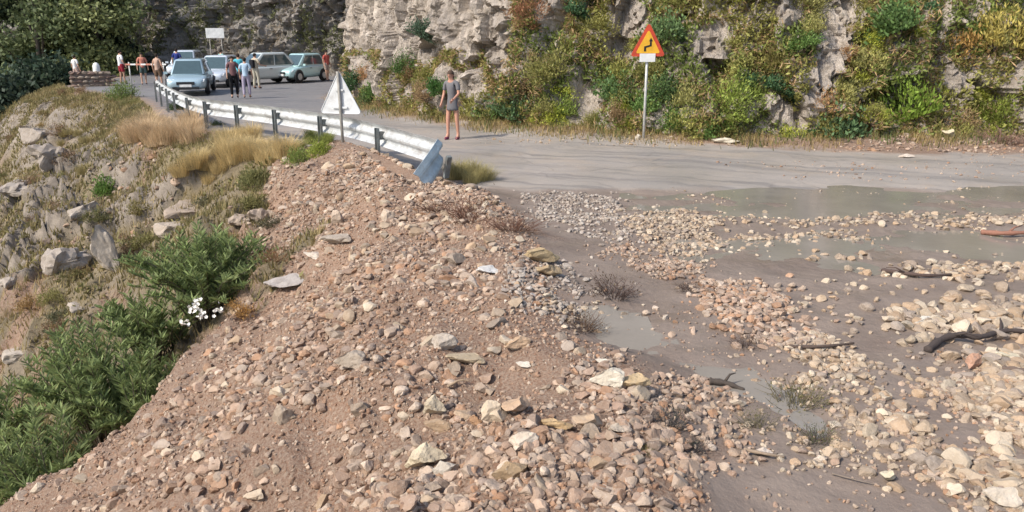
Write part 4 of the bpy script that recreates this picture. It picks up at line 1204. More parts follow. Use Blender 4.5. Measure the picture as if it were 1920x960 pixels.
def on_ground(x, y): return (x, y, float(zground(np.array([x]), np.array([y]))[0]))
def at_depth(u, v, d):
    a, b = (u - 960) / FPX, -(v - 480) / FPX
    return a * d, d * (math.cos(PITCH) + b * math.sin(PITCH)), CAM_H + d * (-math.sin(PITCH) + b * math.cos(PITCH))
def olea(u, vtop, d, spread, nst, label, fl=()):
    x, y, zt = at_depth(u, vtop, d)
    b = on_ground(x, y)
    F = []
    for fu, fv in fl:
        q = at_depth(fu, fv, d - spread * 0.95); F.append((q[0] - b[0], q[1] - b[1], q[2] - b[2]))
    return oleander(b, max(zt - b[2], 0.8), spread, nst, label, F)
olea(375, 425, 12.6, 1.25, 115, 'largest oleander bush with white flowers beside the debris bank', [(365, 578), (376, 592), (410, 580), (345, 606), (370, 566)])
olea(280, 520, 12.4, 0.8, 50, 'oleander bush filling the gap left of the flowering oleander')
olea(155, 605, 11.2, 1.05, 90, 'middle oleander bush on the slope left of the debris bank')
olea(240, 650, 11.0, 0.75, 50, 'small oleander clump close to the edge of the debris bank')
olea(50, 765, 9.6, 0.8, 62, 'oleander bush cut by the bottom left picture edge')
olea(-40, 690, 11.5, 0.8, 50, 'oleander bush at the far left picture edge')

# ---- trees across the gully
def tree(loc, h, cr, col, label, nl=22000, leaf=0.34, seed=1, base=0.10):
    rng = np.random.default_rng(seed)
    e = empty('tree', loc, rng.uniform(0, 6.28))
    mb = MB()
    mb.tube([(0, 0, -0.5), (0.15, 0.1, h * 0.2), (-0.1, 0.2, h * 0.45), (0.1, 0, h * 0.7), (0, 0, h * .93)], [cr * .10, cr * .08, cr * .06, cr * .04, .03], 9)
    cl = []
    for i in range(46):
        a = rng.uniform(0, 6.283); t = rng.uniform(base, 0.98)
        rad = cr * (1 - abs(t - 0.5) ** 2 * 2.2) * rng.uniform(0.35, 1.0)
        p = np.array([math.cos(a) * rad, math.sin(a) * rad, h * t])
        cl.append(p)
        if i < 22: mb.tube([(0, 0, h * max(t - .22, .12)), tuple(p * np.array([.5, .5, 1]) - np.array([0, 0, h * .07])), tuple(p)], [cr * .03, cr * .018, .015], 5, False)
    mb.obj('trunk', M['bark'], e, True, color=(0.10, 0.08, 0.065))
    cl = np.array(cl); k = rng.integers(len(cl), size=nl)
    s = cr * rng.uniform(0.12, 0.27, len(cl))
    P = cl[k] + rng.normal(size=(nl, 3)) * s[k][:, None] * np.array([1, 1, 0.7])
    D = rng.normal(size=(nl, 3)); D[:, 2] += 0.3
    V, F, lv = leaves(rng, P, D, leaf * rng.uniform(.6, 1.3, nl), leaf * 0.55)
    lv[:, 1] *= 0.4
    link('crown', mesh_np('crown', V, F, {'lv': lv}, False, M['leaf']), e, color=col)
    return tag(e, label, 'tree', 'trees across the gully')
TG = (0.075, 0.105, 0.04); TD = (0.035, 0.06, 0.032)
def treeat(u, d, top_v, cr, col, label, seed, gz=-9.0, **k):
    x, y, zt = at_depth(u, top_v, d)
    tree((x, y, gz), zt - gz, cr, col, label, seed=seed, **k)
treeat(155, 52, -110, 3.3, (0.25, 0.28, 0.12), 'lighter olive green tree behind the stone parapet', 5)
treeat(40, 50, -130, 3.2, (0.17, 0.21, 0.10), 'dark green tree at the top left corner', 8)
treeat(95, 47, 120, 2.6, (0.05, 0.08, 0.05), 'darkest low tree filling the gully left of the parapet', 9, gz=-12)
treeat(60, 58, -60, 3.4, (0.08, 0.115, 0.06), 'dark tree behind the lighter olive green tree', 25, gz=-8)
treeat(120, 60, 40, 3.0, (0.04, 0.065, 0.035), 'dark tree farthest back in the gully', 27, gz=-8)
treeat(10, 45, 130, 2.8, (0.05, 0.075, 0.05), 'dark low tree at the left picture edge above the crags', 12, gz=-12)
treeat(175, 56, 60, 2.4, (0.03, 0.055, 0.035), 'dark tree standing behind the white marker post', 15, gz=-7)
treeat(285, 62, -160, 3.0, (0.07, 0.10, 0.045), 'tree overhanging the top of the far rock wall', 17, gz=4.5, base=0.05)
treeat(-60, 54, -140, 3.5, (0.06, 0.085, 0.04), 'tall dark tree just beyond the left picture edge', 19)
# ------------------------------------------------------------------ guardrail
def smooth_path(P, n=3):
    P = [Vector(p) for p in P]
    for _ in range(n):
        Q = [P[0]]
        for a, b in zip(P[:-1], P[1:]): Q += [a * .75 + b * .25, a * .25 + b * .75]
        P = Q + [P[-1]]
    return P
def resample(P, step):
    d = [0]
    for a, b in zip(P[:-1], P[1:]): d.append(d[-1] + (b - a).length)
    out, s = [], 0
    xs = np.arange(0, d[-1], step)
    A = np.array([p[:] for p in P])
    return [Vector((np.interp(s, d, A[:, 0]), np.interp(s, d, A[:, 1]), np.interp(s, d, A[:, 2]))) for s in xs]
WPROF = [(a * 1.15, b * 1.42 - 0.07) for a, b in [(0, 0), (0.015, 0.015), (0.075, 0.055), (0.08, 0.085), (0.02, 0.13), (0.012, 0.155), (0.02, 0.18), (0.08, 0.225), (0.075, 0.255), (0.015, 0.295), (0, 0.31)]]
def beam(mb, P, rot=None):
    n = len(WPROF); V, F = [], []
    for i, p in enumerate(P):
        t = (P[min(i + 1, len(P) - 1)] - P[max(i - 1, 0)]); t.z = 0; t.normalize()
        nr = Vector((t.y, -t.x, 0))        # towards the road
        for side in (0, 1):
            for o, z in WPROF: V.append(p + nr * (o - side * 0.006) + Vector((0, 0, z)))
    for i in range(len(P) - 1):
        for k in range(n - 1):
            a = i * 2 * n + k; b = (i + 1) * 2 * n + k
            F += [(a, b, b + 1, a + 1), (a + n, a + n + 1, b + n + 1, b + n)]
        for k in (0, n - 1):
            a = i * 2 * n + k; b = (i + 1) * 2 * n + k
            F.append((a, a + n, b + n, b))
    mb.add(V, F)
RP = [(-1.30, 13.85), (-1.95, 15.0), (-2.65, 16.2), (-3.45, 17.45), (-4.34, 18.6), (-5.86, 20.2), (-7.4, 21.7), (-8.7, 22.8), (-9.75, 24.2), (-11.0, 26.3), (-12.5, 29.1), (-14.0, 31.9), (-15.4, 34.7)]
path = resample(smooth_path([(x, y, 0.45) for x, y in RP], 3), 0.25)
rail = empty('guardrail', (-5.0, 19.3, 0.0))
tag(rail, 'galvanised steel crash barrier curving along the outer edge of the road', 'guardrail')
off = -Vector(rail.location)
seg = 16
for i in range(0, len(path) - 1, seg):
    mb = MB(); P = [p + off + Vector((0, 0, 0.0025 * ((i // seg) % 2))) for p in path[i:i + seg + 2]]
    if len(P) > 1:
        beam(mb, P); mb.obj('beam', M['galv'], rail)
def rail_point(u_target):
    best = min(path, key=lambda p: abs(project(p.x, p.y, p.z)[0] - u_target) + (0 if p.y < 23 else 500))
    return best
def post_at(p, tvec):
    t = tvec.normalized(); nr = Vector((t.y, -t.x, 0))
    c = p - nr * 0.07; gz = float(zground(np.array([c.x]), np.array([c.y]))[0]) - 0.3
    rot = Matrix.Rotation(math.atan2(t.y, t.x), 3, 'Z')
    mb = MB(); h0, h1 = gz, 0.76
    mb.box(Vector((c.x, c.y, (h0 + h1) / 2)) + off, (0.13, 0.012, h1 - h0), rot)
    for s in (-1, 1): mb.box(Vector((c.x, c.y, (h0 + h1) / 2)) + off + rot @ Vector((s * 0.062, 0.028, 0)), (0.012, 0.055, h1 - h0), rot)
    o = mb.obj('post', M['galv_dark'], rail)
    b = MB(); b.box(p + off + Vector((0, 0, 0.155)) + nr * 0.004, (0.10, 0.10, 0.16), rot); b.obj('spacer_block', M['galv_dark'], o)
for u in (718, 612, 524, 447, 383):
    p = rail_point(u); i = path.index(p); post_at(p, path[min(i + 1, len(path) - 1)] - path[i - 1])
for s in (24.3, 26.3, 28.4, 30.6, 32.7):
    p = min(path, key=lambda q: abs(q.y - s)); i = path.index(p); post_at(p, path[i + 1] - path[i - 1])
# bent-down, flattened end terminal
t0 = (path[0] - path[1]).normalized(); nr = Vector((-t0.y, t0.x, 0))
mb = MB(); V, F = [], []
ST_ = 7
for i in range(ST_):
    q = i / (ST_ - 1)
    c = path[0] + t0 * (0.34 * q) + nr * (-0.40 * q * q) + Vector((0, 0, -0.24 * q * q - 0.12 * q))
    tw = 0.75 * q; wdt = 0.33 - 0.06 * q
    upv = Vector((0, 0, 1)) * math.cos(tw) - nr * math.sin(tw)
    for k, (o, z) in enumerate(WPROF):
        V.append(c + off + upv * (z / 0.31 * wdt) + nr * (o * (1 - 0.55 * q)))
n = len(WPROF)
for i in range(ST_ - 1):
    for k in range(n - 1): F.append((i * n + k, (i + 1) * n + k, (i + 1) * n + k + 1, i * n + k + 1))
mb.add(V, F)
et = mb.obj('end_terminal', M['galv_blue'], rail)
sm = et.modifiers.new('thick', 'SOLIDIFY'); sm.thickness = 0.012
tag(et, 'bluish bent-down end piece of the crash barrier')
ep = MB(); e0 = path[0] + t0 * 0.12 + off
ep.box(e0 + nr * 0.12 + Vector((0, 0, -0.10)), (0.07, 0.09, 0.42), Matrix.Rotation(math.atan2(t0.y, t0.x), 3, 'Z') @ Matrix.Rotation(0.35, 3, 'Y')); ep.obj('post', M['galv_dark'], rail)

# ------------------------------------------------------------------ road signs
def tri(w, h, r=0.06, z0=0.0):
    pts = []
    C = [(-w / 2 + r * 1.2, z0 + r), (w / 2 - r * 1.2, z0 + r), (0, z0 + h - r * 1.4)]
    angs = [(210, 150), (330, 270), (90, 30)]
    order = [(0, (150, 270)), (1, (270, 390)), (2, (30, 150))]
    for i, (a0, a1) in order:
        for k in range(5):
            a = R(a0 + (a1 - a0) * k / 4); pts.append((C[i][0] + r * math.cos(a), C[i][1] + r * math.sin(a)))
    return pts
# blank back of a triangular sign, its post on our side
x, y, z = -3.72, 17.25, 0
gz = float(zground(np.array([x]), np.array([y]))[0])
s = empty('road_sign', (x, y, gz), R(-14)); tag(s, 'triangular warning sign seen from its blank grey back, beside the guardrail', 'road sign')
MB().prism(tri(0.93, 0.86, 0.05, 0.95 - gz), 0.040, 0.044).obj('sign_plate', M['signback'], s)
rim = MB(); tp = tri(0.93, 0.86, 0.05, 0.95 - gz)
rim.tube([(a, 0.04, b) for a, b in tp] + [(tp[0][0], 0.04, tp[0][1])], 0.012, 6, False); rim.obj('rim', M['signback'], s, True)
MB().tube([(0.03, 0, -0.4), (0.02, 0, 0.5), (0, 0, 1.84 - gz)], 0.033, 10).obj('post', M['signpost_dark'], s, True)
for zz in (1.08, 1.45):
    MB().box((0, 0.015, zz - gz), (0.34 if zz < 1.2 else 0.18, 0.02, 0.04)).obj('bracket', M['signback'], s)
# bend warning sign
x, y = 3.33, 20.02
gz = float(zground(np.array([x]), np.array([y]))[0])
s = empty('road_sign', (x, y, gz), R(9)); tag(s, 'red bordered yellow triangular double bend warning sign on a grey post', 'road sign')
b0 = 2.08 - gz
MB().prism(tri(0.86, 0.78, 0.05, b0), -0.040, -0.036).obj('red_border_plate', M['signred'], s)
MB().prism(tri(0.60, 0.54, 0.03, b0 + 0.075), -0.046, -0.0405).obj('yellow_panel', M['signyellow'], s)
arrow = [(-0.105, b0 + 0.12), (-0.055, b0 + 0.12), (-0.055, b0 + 0.205), (0.085, b0 + 0.245), (0.085, b0 + 0.36), (0.11, b0 + 0.36), (0.062, b0 + 0.44), (0.014, b0 + 0.36), (0.037, b0 + 0.36), (0.037, b0 + 0.275), (-0.105, b0 + 0.235)]
MB().prism(arrow, -0.0505, -0.0465).obj('bend_arrow', M['signblack'], s)
MB().box((-0.01, -0.055, b0 - 0.03), (0.40, 0.006, 0.20)).obj('supplementary_plate', M['white'], s)
MB().tube([(0.0, 0, -0.4), (0, 0, b0 + 0.62)], 0.034, 10).obj('post', M['signpost'], s, True)
for zz in (0.12, 0.42): MB().box((0, -0.017, b0 + zz), (0.24, 0.036, 0.04)).obj('bracket', M['signback'], s)
# white rectangular board by the far rock wall
x, y, zt = at_depth(403, 62, 49.5)
s = empty('road_sign', (x, y, 0), R(14)); tag(s, 'blank white rectangular road sign above the parked cars', 'road sign')
MB().box((0, -0.05, zt), (1.08, 0.02, 0.60)).obj('sign_board', M['plate'], s)
for q in (-0.35, 0.35): MB().tube([(q, 0, -0.3), (q, 0, zt + 0.25)], 0.03, 8).obj('post', M['signpost_dark'], s, True)

# ------------------------------------------------------------------ cars
def loft(mb, rings, close=True):
    n = len(rings[0]); V = [p for r in rings for p in r]; F = []
    for i in range(len(rings) - 1):
        for k in range(n): F.append((i * n + k, i * n + (k + 1) % n, (i + 1) * n + (k + 1) % n, (i + 1) * n + k))
    F.append(tuple(range(n - 1, -1, -1))); F.append(tuple((len(rings) - 1) * n + k for k in range(n)))
    mb.add(V, F)
def car(loc, rz, L, Wd, H, col, label, hood=1.05, tail=0.55, belt=0.88, rake=0.75, rrake=0.45, wr=0.31, two_box=True):
    e = empty('parked_car', loc, rz); tag(e, label, 'car', 'cars parked at the bend')
    w = Wd / 2
    # the car's nose is at y = -L/2
    f = lambda y: y - L / 2
    st = [(0.0, .70, .34, .56), (.06, .80, .26, .66), (.22, .92, .22, .72), (hood * .6, .985, .2, belt - .10), (hood, 1.0, .2, belt - .02), (L * .5, 1.0, .2, belt), (L - tail, 1.0, .2, belt + .03), (L - .25, .97, .22, belt + (.02 if two_box else .04)), (L - .06, .90, .26, belt - .02), (L, .80, .36, belt - .16)]
    rings = []
    for y, k, zl, zb in st:
        a = w * k; m = (zl + zb) / 2
        half = [(a * .80, zl), (a * .97, zl + .10), (a, m), (a * .975, zb - .09), (a * .90, zb - .015), (a * .6, zb + .015)]
        ring = [(px, f(y), pz) for px, pz in half] + [(-px, f(y), pz) for px, pz in reversed(half)]
        rings.append(ring)
    mb = MB(); loft(mb, rings)
    body = mb.obj('body', M['paint'], e, True, color=col)
    sd = body.modifiers.new('sub', 'SUBSURF'); sd.levels = 1; sd.render_levels = 1
    # cabin
    y0, y1 = hood - .05, L - tail + (.30 if two_box else -.10)
    ry0, ry1 = y0 + rake, y1 - rrake
    zb, zr = belt - .03, H
    bw, tw = w * .90, w * .70
    B = [Vector((-bw * .93, f(y0), zb)), Vector((bw * .93, f(y0), zb)), Vector((bw, f(y1), zb)), Vector((-bw, f(y1), zb))]
    T = [Vector((-tw * .95, f(ry0), zr - .04)), Vector((tw * .95, f(ry0), zr - .04)), Vector((tw, f(ry1), zr - .03)), Vector((-tw, f(ry1), zr - .03))]
    cb = MB().add(B + T, [(0, 1, 5, 4), (1, 2, 6, 5), (2, 3, 7, 6), (3, 0, 4, 7), (3, 2, 1, 0)])
    Tm = [(a * .9 + sum(T, Vector()) / 4 * .1) + Vector((0, 0, .055)) for a in T]
    cb.add(T + Tm, [(0, 1, 5, 4), (1, 2, 6, 5), (2, 3, 7, 6), (3, 0, 4, 7), (4, 5, 6, 7)])
    cabin = cb.obj('cabin', M['paint'], e, False, color=col)
    bv = cabin.modifiers.new('bev', 'BEVEL'); bv.width = .07; bv.segments = 3
    for pl in cabin.data.polygons: pl.use_smooth = True
    def pane(name, a, b, c, d, m0=.05, m1=.05, v0=.08, v1=.10):
        # quad a b (bottom) c d (top)
        P = lambda s, t: (a * (1 - s) + b * s) * (1 - t) + (d * (1 - s) + c * s) * t
        q = [P(m0, v0), P(1 - m1, v0), P(1 - m1, 1 - v1), P(m0, 1 - v1)]
        n = (q[1] - q[0]).cross(q[3] - q[0]).normalized()
        ctr = (q[0] + q[2]) / 2
        if n.dot(ctr - Vector((0, 0, (zb + zr) / 2))) < 0: n = -n
        V = [p + n * .010 for p in q] + [p - n * .01 for p in q]
        MB().add(V, [(0, 1, 2, 3), (7, 6, 5, 4), (0, 4, 5, 1), (1, 5, 6, 2), (2, 6, 7, 3), (3, 7, 4, 0)]).obj(name, M['glass'], e)
    pane('windscreen', B[0], B[1], T[1], T[0], .06, .06, .06, .05)
    pane('rear_window', B[2], B[3], T[3], T[2], .10, .10, .25, .08)
    for i0, i1 in ((1, 2), (0, 3)):
        pane('side_window', B[i0], B[i1], T[i1], T[i0], .10, .52, .12, .10)
        pane('side_window', B[i0], B[i1], T[i1], T[i0], .51, .10, .12, .10)
    for y in (hood * .78, L - tail - .22):
        for s in (-1, 1):
            a = MB().disc((s * (w - .055), f(y), wr + .03), wr + .055, .13, 'x', 18).obj('wheel_arch', M['black'], e)
            wh = MB().disc((s * (w - .06), f(y), wr), wr, .19, 'x', 22, wr * .93).obj('wheel', M['rubber'], e, True)
            MB().disc((s * (w - .055), f(y), wr), wr * .66, .196, 'x', 16, wr * .60).obj('rim', M['alloy'], wh)
    for s in (-1, 1):
        MB().add([(s * w * .50, f(.02), .58), (s * w * .86, f(.13), .58), (s * w * .90, f(.30), .70), (s * w * .55, f(.12), .69), (s * w * .50, f(.2), .56), (s * w * .84, f(.3), .56), (s * w * .86, f(.42), .68), (s * w * .55, f(.3), .67)],
                 [(0, 1, 2, 3), (4, 7, 6, 5), (0, 4, 5, 1), (1, 5, 6, 2), (2, 6, 7, 3), (3, 7, 4, 0)]).obj('headlight', M['lens'], e)
        MB().box((s * w * .80, f(L - .04), belt - .16), (w * .26, .08, .16)).obj('tail_light', M['redlens'], e)
        MB().box((s * (w + .07), f(y0 + .28), belt + .05), (.16, .09, .11)).obj('wing_mirror', M['paint'], e, color=col)
        MB().box((s * (w * .985), f(L * .52), belt - .14), (.03, .16, .03)).obj('door_handle', M['black'], e)
    MB().box((0, f(.03), .52), (w * .85, .08, .13)).obj('grille', M['black'], e)
    MB().box((0, f(.01), .31), (w * 1.25, .14, .11)).obj('bumper_intake', M['black'], e)
    MB().box((0, f(-.045), .42), (.50, .015, .11)).obj('number_plate', M['plate'], e)
    return e
def carat(u, v, rz, *a, **k):
    x, y = unproj(u, v); L = a[0]
    car((x - math.sin(R(rz)) * L / 2 * 1.0, y + math.cos(R(rz)) * L / 2, 0), R(rz), *a, **k)
SILV, WHITE, CREAM, MINT = (0.42, 0.56, 0.63), (0.70, 0.77, 0.84), (0.66, 0.71, 0.69), (0.50, 0.72, 0.72)
carat(350, 179, 15, 4.3, 1.76, 1.50, SILV, 'silver hatchback nearest the guardrail bend, front towards the camera')
carat(391, 164, 4, 4.2, 1.74, 1.52, WHITE, 'white car right behind the nearest silver hatchback')
carat(433, 158, -40, 3.9, 1.70, 1.62, CREAM, 'pale people carrier behind the group of standing people', hood=.9, tail=.35, belt=.92, rake=.85, rrake=.65)
carat(527, 155, -24, 3.35, 1.58, 1.54, MINT, 'small pale turquoise hatchback, rightmost of the parked cars', hood=.85, tail=.25, belt=.90, rake=.7)
carat(338, 147, 10, 4.4, 1.80, 1.62, WHITE, 'white car mostly hidden behind the silver hatchback')

# ------------------------------------------------------------------ people
SK, SK2, HAIR, HAIRL = (0.50, 0.30, 0.21), (0.40, 0.23, 0.15), (0.03, 0.022, 0.018), (0.12, 0.075, 0.045)
def skinmesh(name, verts, edges, rad, mat, parent, col, sub=2, root=0):
    me = bpy.data.meshes.new(name); me.from_pydata(verts, edges, []); me.materials.append(mat)
    o = link(name, me, parent, color=col)
    md = o.modifiers.new('skin', 'SKIN'); md.use_smooth_shade = True
    for v, r in zip(me.skin_vertices[0].data, rad):
        v.radius = r if hasattr(r, '__len__') else (r, r)
    for v in me.skin_vertices[0].data: v.use_root = False
    me.skin_vertices[0].data[root].use_root = True
    sb = o.modifiers.new('sub', 'SUBSURF'); sb.levels = sb.render_levels = sub
    return o
def person(loc, rz, h, label, top, bottom, skin=SK, hair=HAIR, legs='trousers', arms=((.06, .02), (.06, .02)), stride=.06, sleeve='short', long_hair=False, hat=None, bag=None, lean=0.0, shoe=(0.05, 0.04, 0.045), bend=0.1, slim=1.0, group='people gathered at the bend'):
    """faces local -Y; arms: (outward, forward) reach of each hand"""
    e = empty('person', loc, rz, h / 1.72); tag(e, label, 'person', group)
    J = {'pel': (0, 0, .95), 'waist': (0, -.005, 1.08), 'chest': (0, lean * -.3, 1.30), 'nb': (0, lean * -.4, 1.44), 'neck': (0, lean * -.5 - .01, 1.50), 'head': (0, lean * -.6 - .03, 1.60), 'crown': (0, lean * -.6 - .015, 1.685), 'jaw': (0, lean * -.6 - .055, 1.555), 'nose': (0, lean * -.6 - .125, 1.60)}
    for s, n in ((-1, 'l'), (1, 'r')):
        ao, af = arms[0 if s < 0 else 1]
        hip = Vector((s * .095, 0, .91)); foot = Vector((s * .11, s * stride, .085))
        J['hip' + n] = hip; J['knee' + n] = (hip + foot) / 2 + Vector((s * .01, -.025, .03)); J['ank' + n] = foot
        J['heel' + n] = foot + Vector((0, .03, -.045)); J['toe' + n] = foot + Vector((s * .02, -.14, -.055))
        sh = Vector((s * .175, lean * -.38, 1.405)); el = sh + Vector((s * (.05 + ao * .5), .03 - af * .4, -.27 + af * .12)); wr = el + Vector((s * ao * .3 - s * af * .12, -.06 - af * .9, -.235 + af * .75))
        J['sh' + n] = sh; J['el' + n] = el; J['wr' + n] = wr
        d = (wr - el).normalized(); J['palm' + n] = wr + d * .07
        sd = d.cross(Vector((s, 0, 0))); sd = Vector((0, -1, 0)) if sd.length < .1 else sd.normalized()
        for k in range(4):
            b = wr + d * .10 + sd * (.022 * (k - 1.5)); J[f'f{k}a' + n] = b + d * .03; J[f'f{k}b' + n] = b + d * (.068 - .008 * abs(k - 1.3)) + Vector((-s * .018, 0, 0))
        J['tha' + n] = wr + d * .05 + sd * .045; J['thb' + n] = wr + d * .085 + sd * .055
    r = {'pel': .125, 'waist': .115, 'chest': .135, 'nb': .075, 'neck': .052, 'head': (.072, .085), 'crown': .062, 'jaw': .05, 'nose': .014}
    E = [('pel', 'waist'), ('waist', 'chest'), ('chest', 'nb'), ('nb', 'neck'), ('neck', 'head'), ('head', 'crown'), ('head', 'nose')]
    r.pop('jaw'); J.pop('jaw')
    for n in 'lr':
        r.update({'hip' + n: .09, 'knee' + n: .056, 'ank' + n: .036, 'heel' + n: .034, 'toe' + n: .026, 'sh' + n: .056, 'el' + n: .038, 'wr' + n: .026, 'palm' + n: (.034, .022), 'tha' + n: .011, 'thb' + n: .009})
        E += [('pel', 'hip' + n), ('hip' + n, 'knee' + n), ('knee' + n, 'ank' + n), ('ank' + n, 'heel' + n), ('ank' + n, 'toe' + n), ('nb', 'sh' + n), ('sh' + n, 'el' + n), ('el' + n, 'wr' + n), ('wr' + n, 'palm' + n), ('palm' + n, 'tha' + n), ('tha' + n, 'thb' + n)]
        for k in range(4):
            r[f'f{k}a' + n] = .0095; r[f'f{k}b' + n] = .008
            E += [('palm' + n, f'f{k}a' + n), (f'f{k}a' + n, f'f{k}b' + n)]
    for q in ('pel', 'waist', 'chest', 'hipl', 'hipr', 'shl', 'shr', 'nb'): r[q] = r[q] * slim * (0.94 if slim < 1 else 1)
    keys = list(r); ix = {k: i for i, k in enumerate(keys)}
    skinmesh('body', [tuple(J[k]) for k in keys], [(ix[a], ix[b]) for a, b in E], [r[k] for k in keys], M['skin'], e, skin, 2)
    # shirt
    def sub(name, ks, ed, rr, col, mat='cloth'):
        q = {k: i for i, k in enumerate(ks)}
        return skinmesh(name, [tuple(J[k]) for k in ks], [(q[a], q[b]) for a, b in ed], rr, M[mat], e, col, 2)
    for n in 'lr':
        J['sl' + n] = tuple(Vector(J['sh' + n]).lerp(Vector(J['el' + n]), .75))
        J['shorts' + n] = tuple(Vector(J['hip' + n]).lerp(Vector(J['knee' + n]), .85)); J['cuff' + n] = tuple(Vector(J['ank' + n]) + Vector((0, 0, .02)))
    J['hem'] = (0, 0, .90)
    endk = {'short': 'sl', 'long': 'wr', 'none': None}[sleeve]
    ks = ['hem', 'pel', 'waist', 'chest', 'nb']; ed = [('hem', 'pel'), ('pel', 'waist'), ('waist', 'chest'), ('chest', 'nb')]; rr = [.150, .150, .138, .158, .088]
    for n in 'lr':
        ks.append('sh' + n); ed.append(('nb', 'sh' + n)); rr.append(.073)
        if endk == 'wr':
            ks += ['el' + n, 'wr' + n]; ed += [('sh' + n, 'el' + n), ('el' + n, 'wr' + n)]; rr += [.054, .040]
        elif endk:
            ks.append('sl' + n); ed.append(('sh' + n, 'sl' + n)); rr.append(.064)
    sub('shirt', ks, ed, [q * slim for q in rr], top)
    if legs == 'dress':
        mb = MB(); n = 20; prof = [(1.12, .135, .115), (1.0, .150, .13), (.88, .165, .145), (.80, .175, .15), (.74, .178, .152)]
        rings = [[(a * math.cos(2 * math.pi * k / n) * (1 + .05 * math.sin(5 * k)), b * math.sin(2 * math.pi * k / n), z + .012 * math.sin(3 * k)) for k in range(n)] for z, a, b in prof]
        rings = [[(px * .92, py * .92, pz) for px, py, pz in rg] for rg in rings]; loft(mb, rings); mb.obj('skirt', M['cloth'], e, True, color=bottom)
    else:
        lk = 'cuff' if legs == 'trousers' else 'shorts'
        ks, ed, rr = ['waist', 'pel'], [('waist', 'pel')], [.122, .140]
        for n in 'lr':
            if legs == 'trousers':
                ks += ['hip' + n, 'knee' + n, 'cuff' + n]; ed += [('pel', 'hip' + n), ('hip' + n, 'knee' + n), ('knee' + n, 'cuff' + n)]; rr += [.105, .075, .060]
            else:
                ks += ['hip' + n, 'shorts' + n]; ed += [('pel', 'hip' + n), ('hip' + n, 'shorts' + n)]; rr += [.110, .090]
        sub('trousers' if legs == 'trousers' else 'shorts', ks, ed, rr, bottom)
    for n in 'lr':
        J['mid' + n] = tuple(Vector(J['ank' + n]) + Vector((0, -.06, -.045)))
        ks = ['heel' + n, 'mid' + n, 'toe' + n]; sub('shoe', ks, [(ks[0], ks[1]), (ks[1], ks[2])], [.046, .044, .036], shoe)
    hv, hf = ICO[3]; hv = hv.copy() * np.array([.083, .100, .098]); keep = (hv[:, 2] > -.015) | (hv[:, 1] > .035)
    if long_hair: hv[:, 2] = np.where((hv[:, 2] < 0) & (hv[:, 1] > .01), hv[:, 2] * 2.6, hv[:, 2])
    ff = [tuple(t) for t in hf if all(keep[i] for i in t)]
    hm = MB().add([tuple(p + np.array([0, J['head'][1] + .012, J['head'][2] + .035])) for p in hv], ff)
    hm.obj('hair', M['cloth'], e, True, color=hair)
    for sg in (-1, 1):
        MB().add([tuple(p * np.array([.010, .006, .007]) + np.array([sg * .028, J['head'][1] - .083, 1.612])) for p in ICO[1][0]], [tuple(t) for t in ICO[1][1]]).obj('eye', M['black'], e)
        MB().add([tuple(p * np.array([.010, .018, .028]) + np.array([sg * .078, J['head'][1] + .005, 1.600])) for p in ICO[2][0]], [tuple(t) for t in ICO[2][1]]).obj('ear', M['skin'], e, True, color=skin)
    MB().add([tuple(p * np.array([.024, .006, .006]) + np.array([0, J['head'][1] - .084, 1.563])) for p in ICO[1][0]], [tuple(t) for t in ICO[1][1]]).obj('mouth', M['cloth'], e, color=(.32, .10, .09))
    if bag:
        b = MB().box((0, .19, 1.22), (.28, .16, .40)).obj('backpack', M['cloth'], e, color=bag)
        bv = b.modifiers.new('bev', 'BEVEL'); bv.width = .05; bv.segments = 3
    return e
def personat(u, v, rz, h, label, *a, **k):
    x, y = unproj(u, v); z = float(zground(np.array([x]), np.array([y]))[0])
    return person((x, y, z), R(rz), h, label, *a, **k)
personat(850, 261, -28, 1.73, 'woman in a loose grey top and bare legs standing alone on the road', (0.17, 0.165, 0.175), (0.15, 0.148, 0.16), skin=(0.52, 0.27, 0.19), hair=(0.09, 0.06, 0.045), legs='dress', slim=.9, sleeve='short', arms=((.02, .06), (.0, .16)), stride=.07, long_hair=True, lean=.08, shoe=(0.18, 0.05, 0.09), group=None)
personat(441, 183, 20, 1.72, 'person in dark trousers and dark reddish top, leftmost of the standing group', (0.16, 0.085, 0.09), (0.012, 0.012, 0.014), arms=((.04, .05), (.06, .02)))
personat(464, 183, 190, 1.66, 'person in light blue top and pale lilac trousers, right of the dark dressed one', (0.42, 0.56, 0.70), (0.38, 0.34, 0.44), arms=((.08, .04), (.06, .05)))
personat(452, 172, 200, 1.74, 'person in bright turquoise shirt behind the two front standing people', (0.10, 0.48, 0.58), (0.10, 0.10, 0.12))
personat(482, 166, 150, 1.70, 'person in beige with a dark backpack beside the people carrier', (0.52, 0.46, 0.36), (0.50, 0.47, 0.38), bag=(0.02, 0.02, 0.025), arms=((.10, .25), (.06, .02)))
personat(614, 151, 60, 1.70, 'person in a red top beside the small turquoise hatchback', (0.45, 0.10, 0.08), (0.42, 0.33, 0.28), legs='shorts')
personat(231, 157, 140, 1.78, 'man in white shirt and dark red shorts left of the barrier', (0.72, 0.72, 0.74), (0.30, 0.03, 0.045), legs='shorts', arms=((.12, .05), (.05, .10)))
personat(271, 158, 30, 1.66, 'person in a coral top behind the red and white barrier', (0.55, 0.22, 0.16), (0.10, 0.14, 0.13), legs='shorts')
personat(300, 167, 170, 1.70, 'bare shouldered person in brown shorts left of the silver hatchback', (0.48, 0.33, 0.26), (0.14, 0.09, 0.06), legs='shorts', sleeve='none')
personat(336, 150, 180, 1.80, 'person in dark blue behind the nearest silver hatchback', (0.03, 0.045, 0.20), (0.05, 0.05, 0.08))
personat(419, 153, 150, 1.78, 'person in pale turquoise shirt behind the white car', (0.28, 0.60, 0.58), (0.08, 0.10, 0.12))
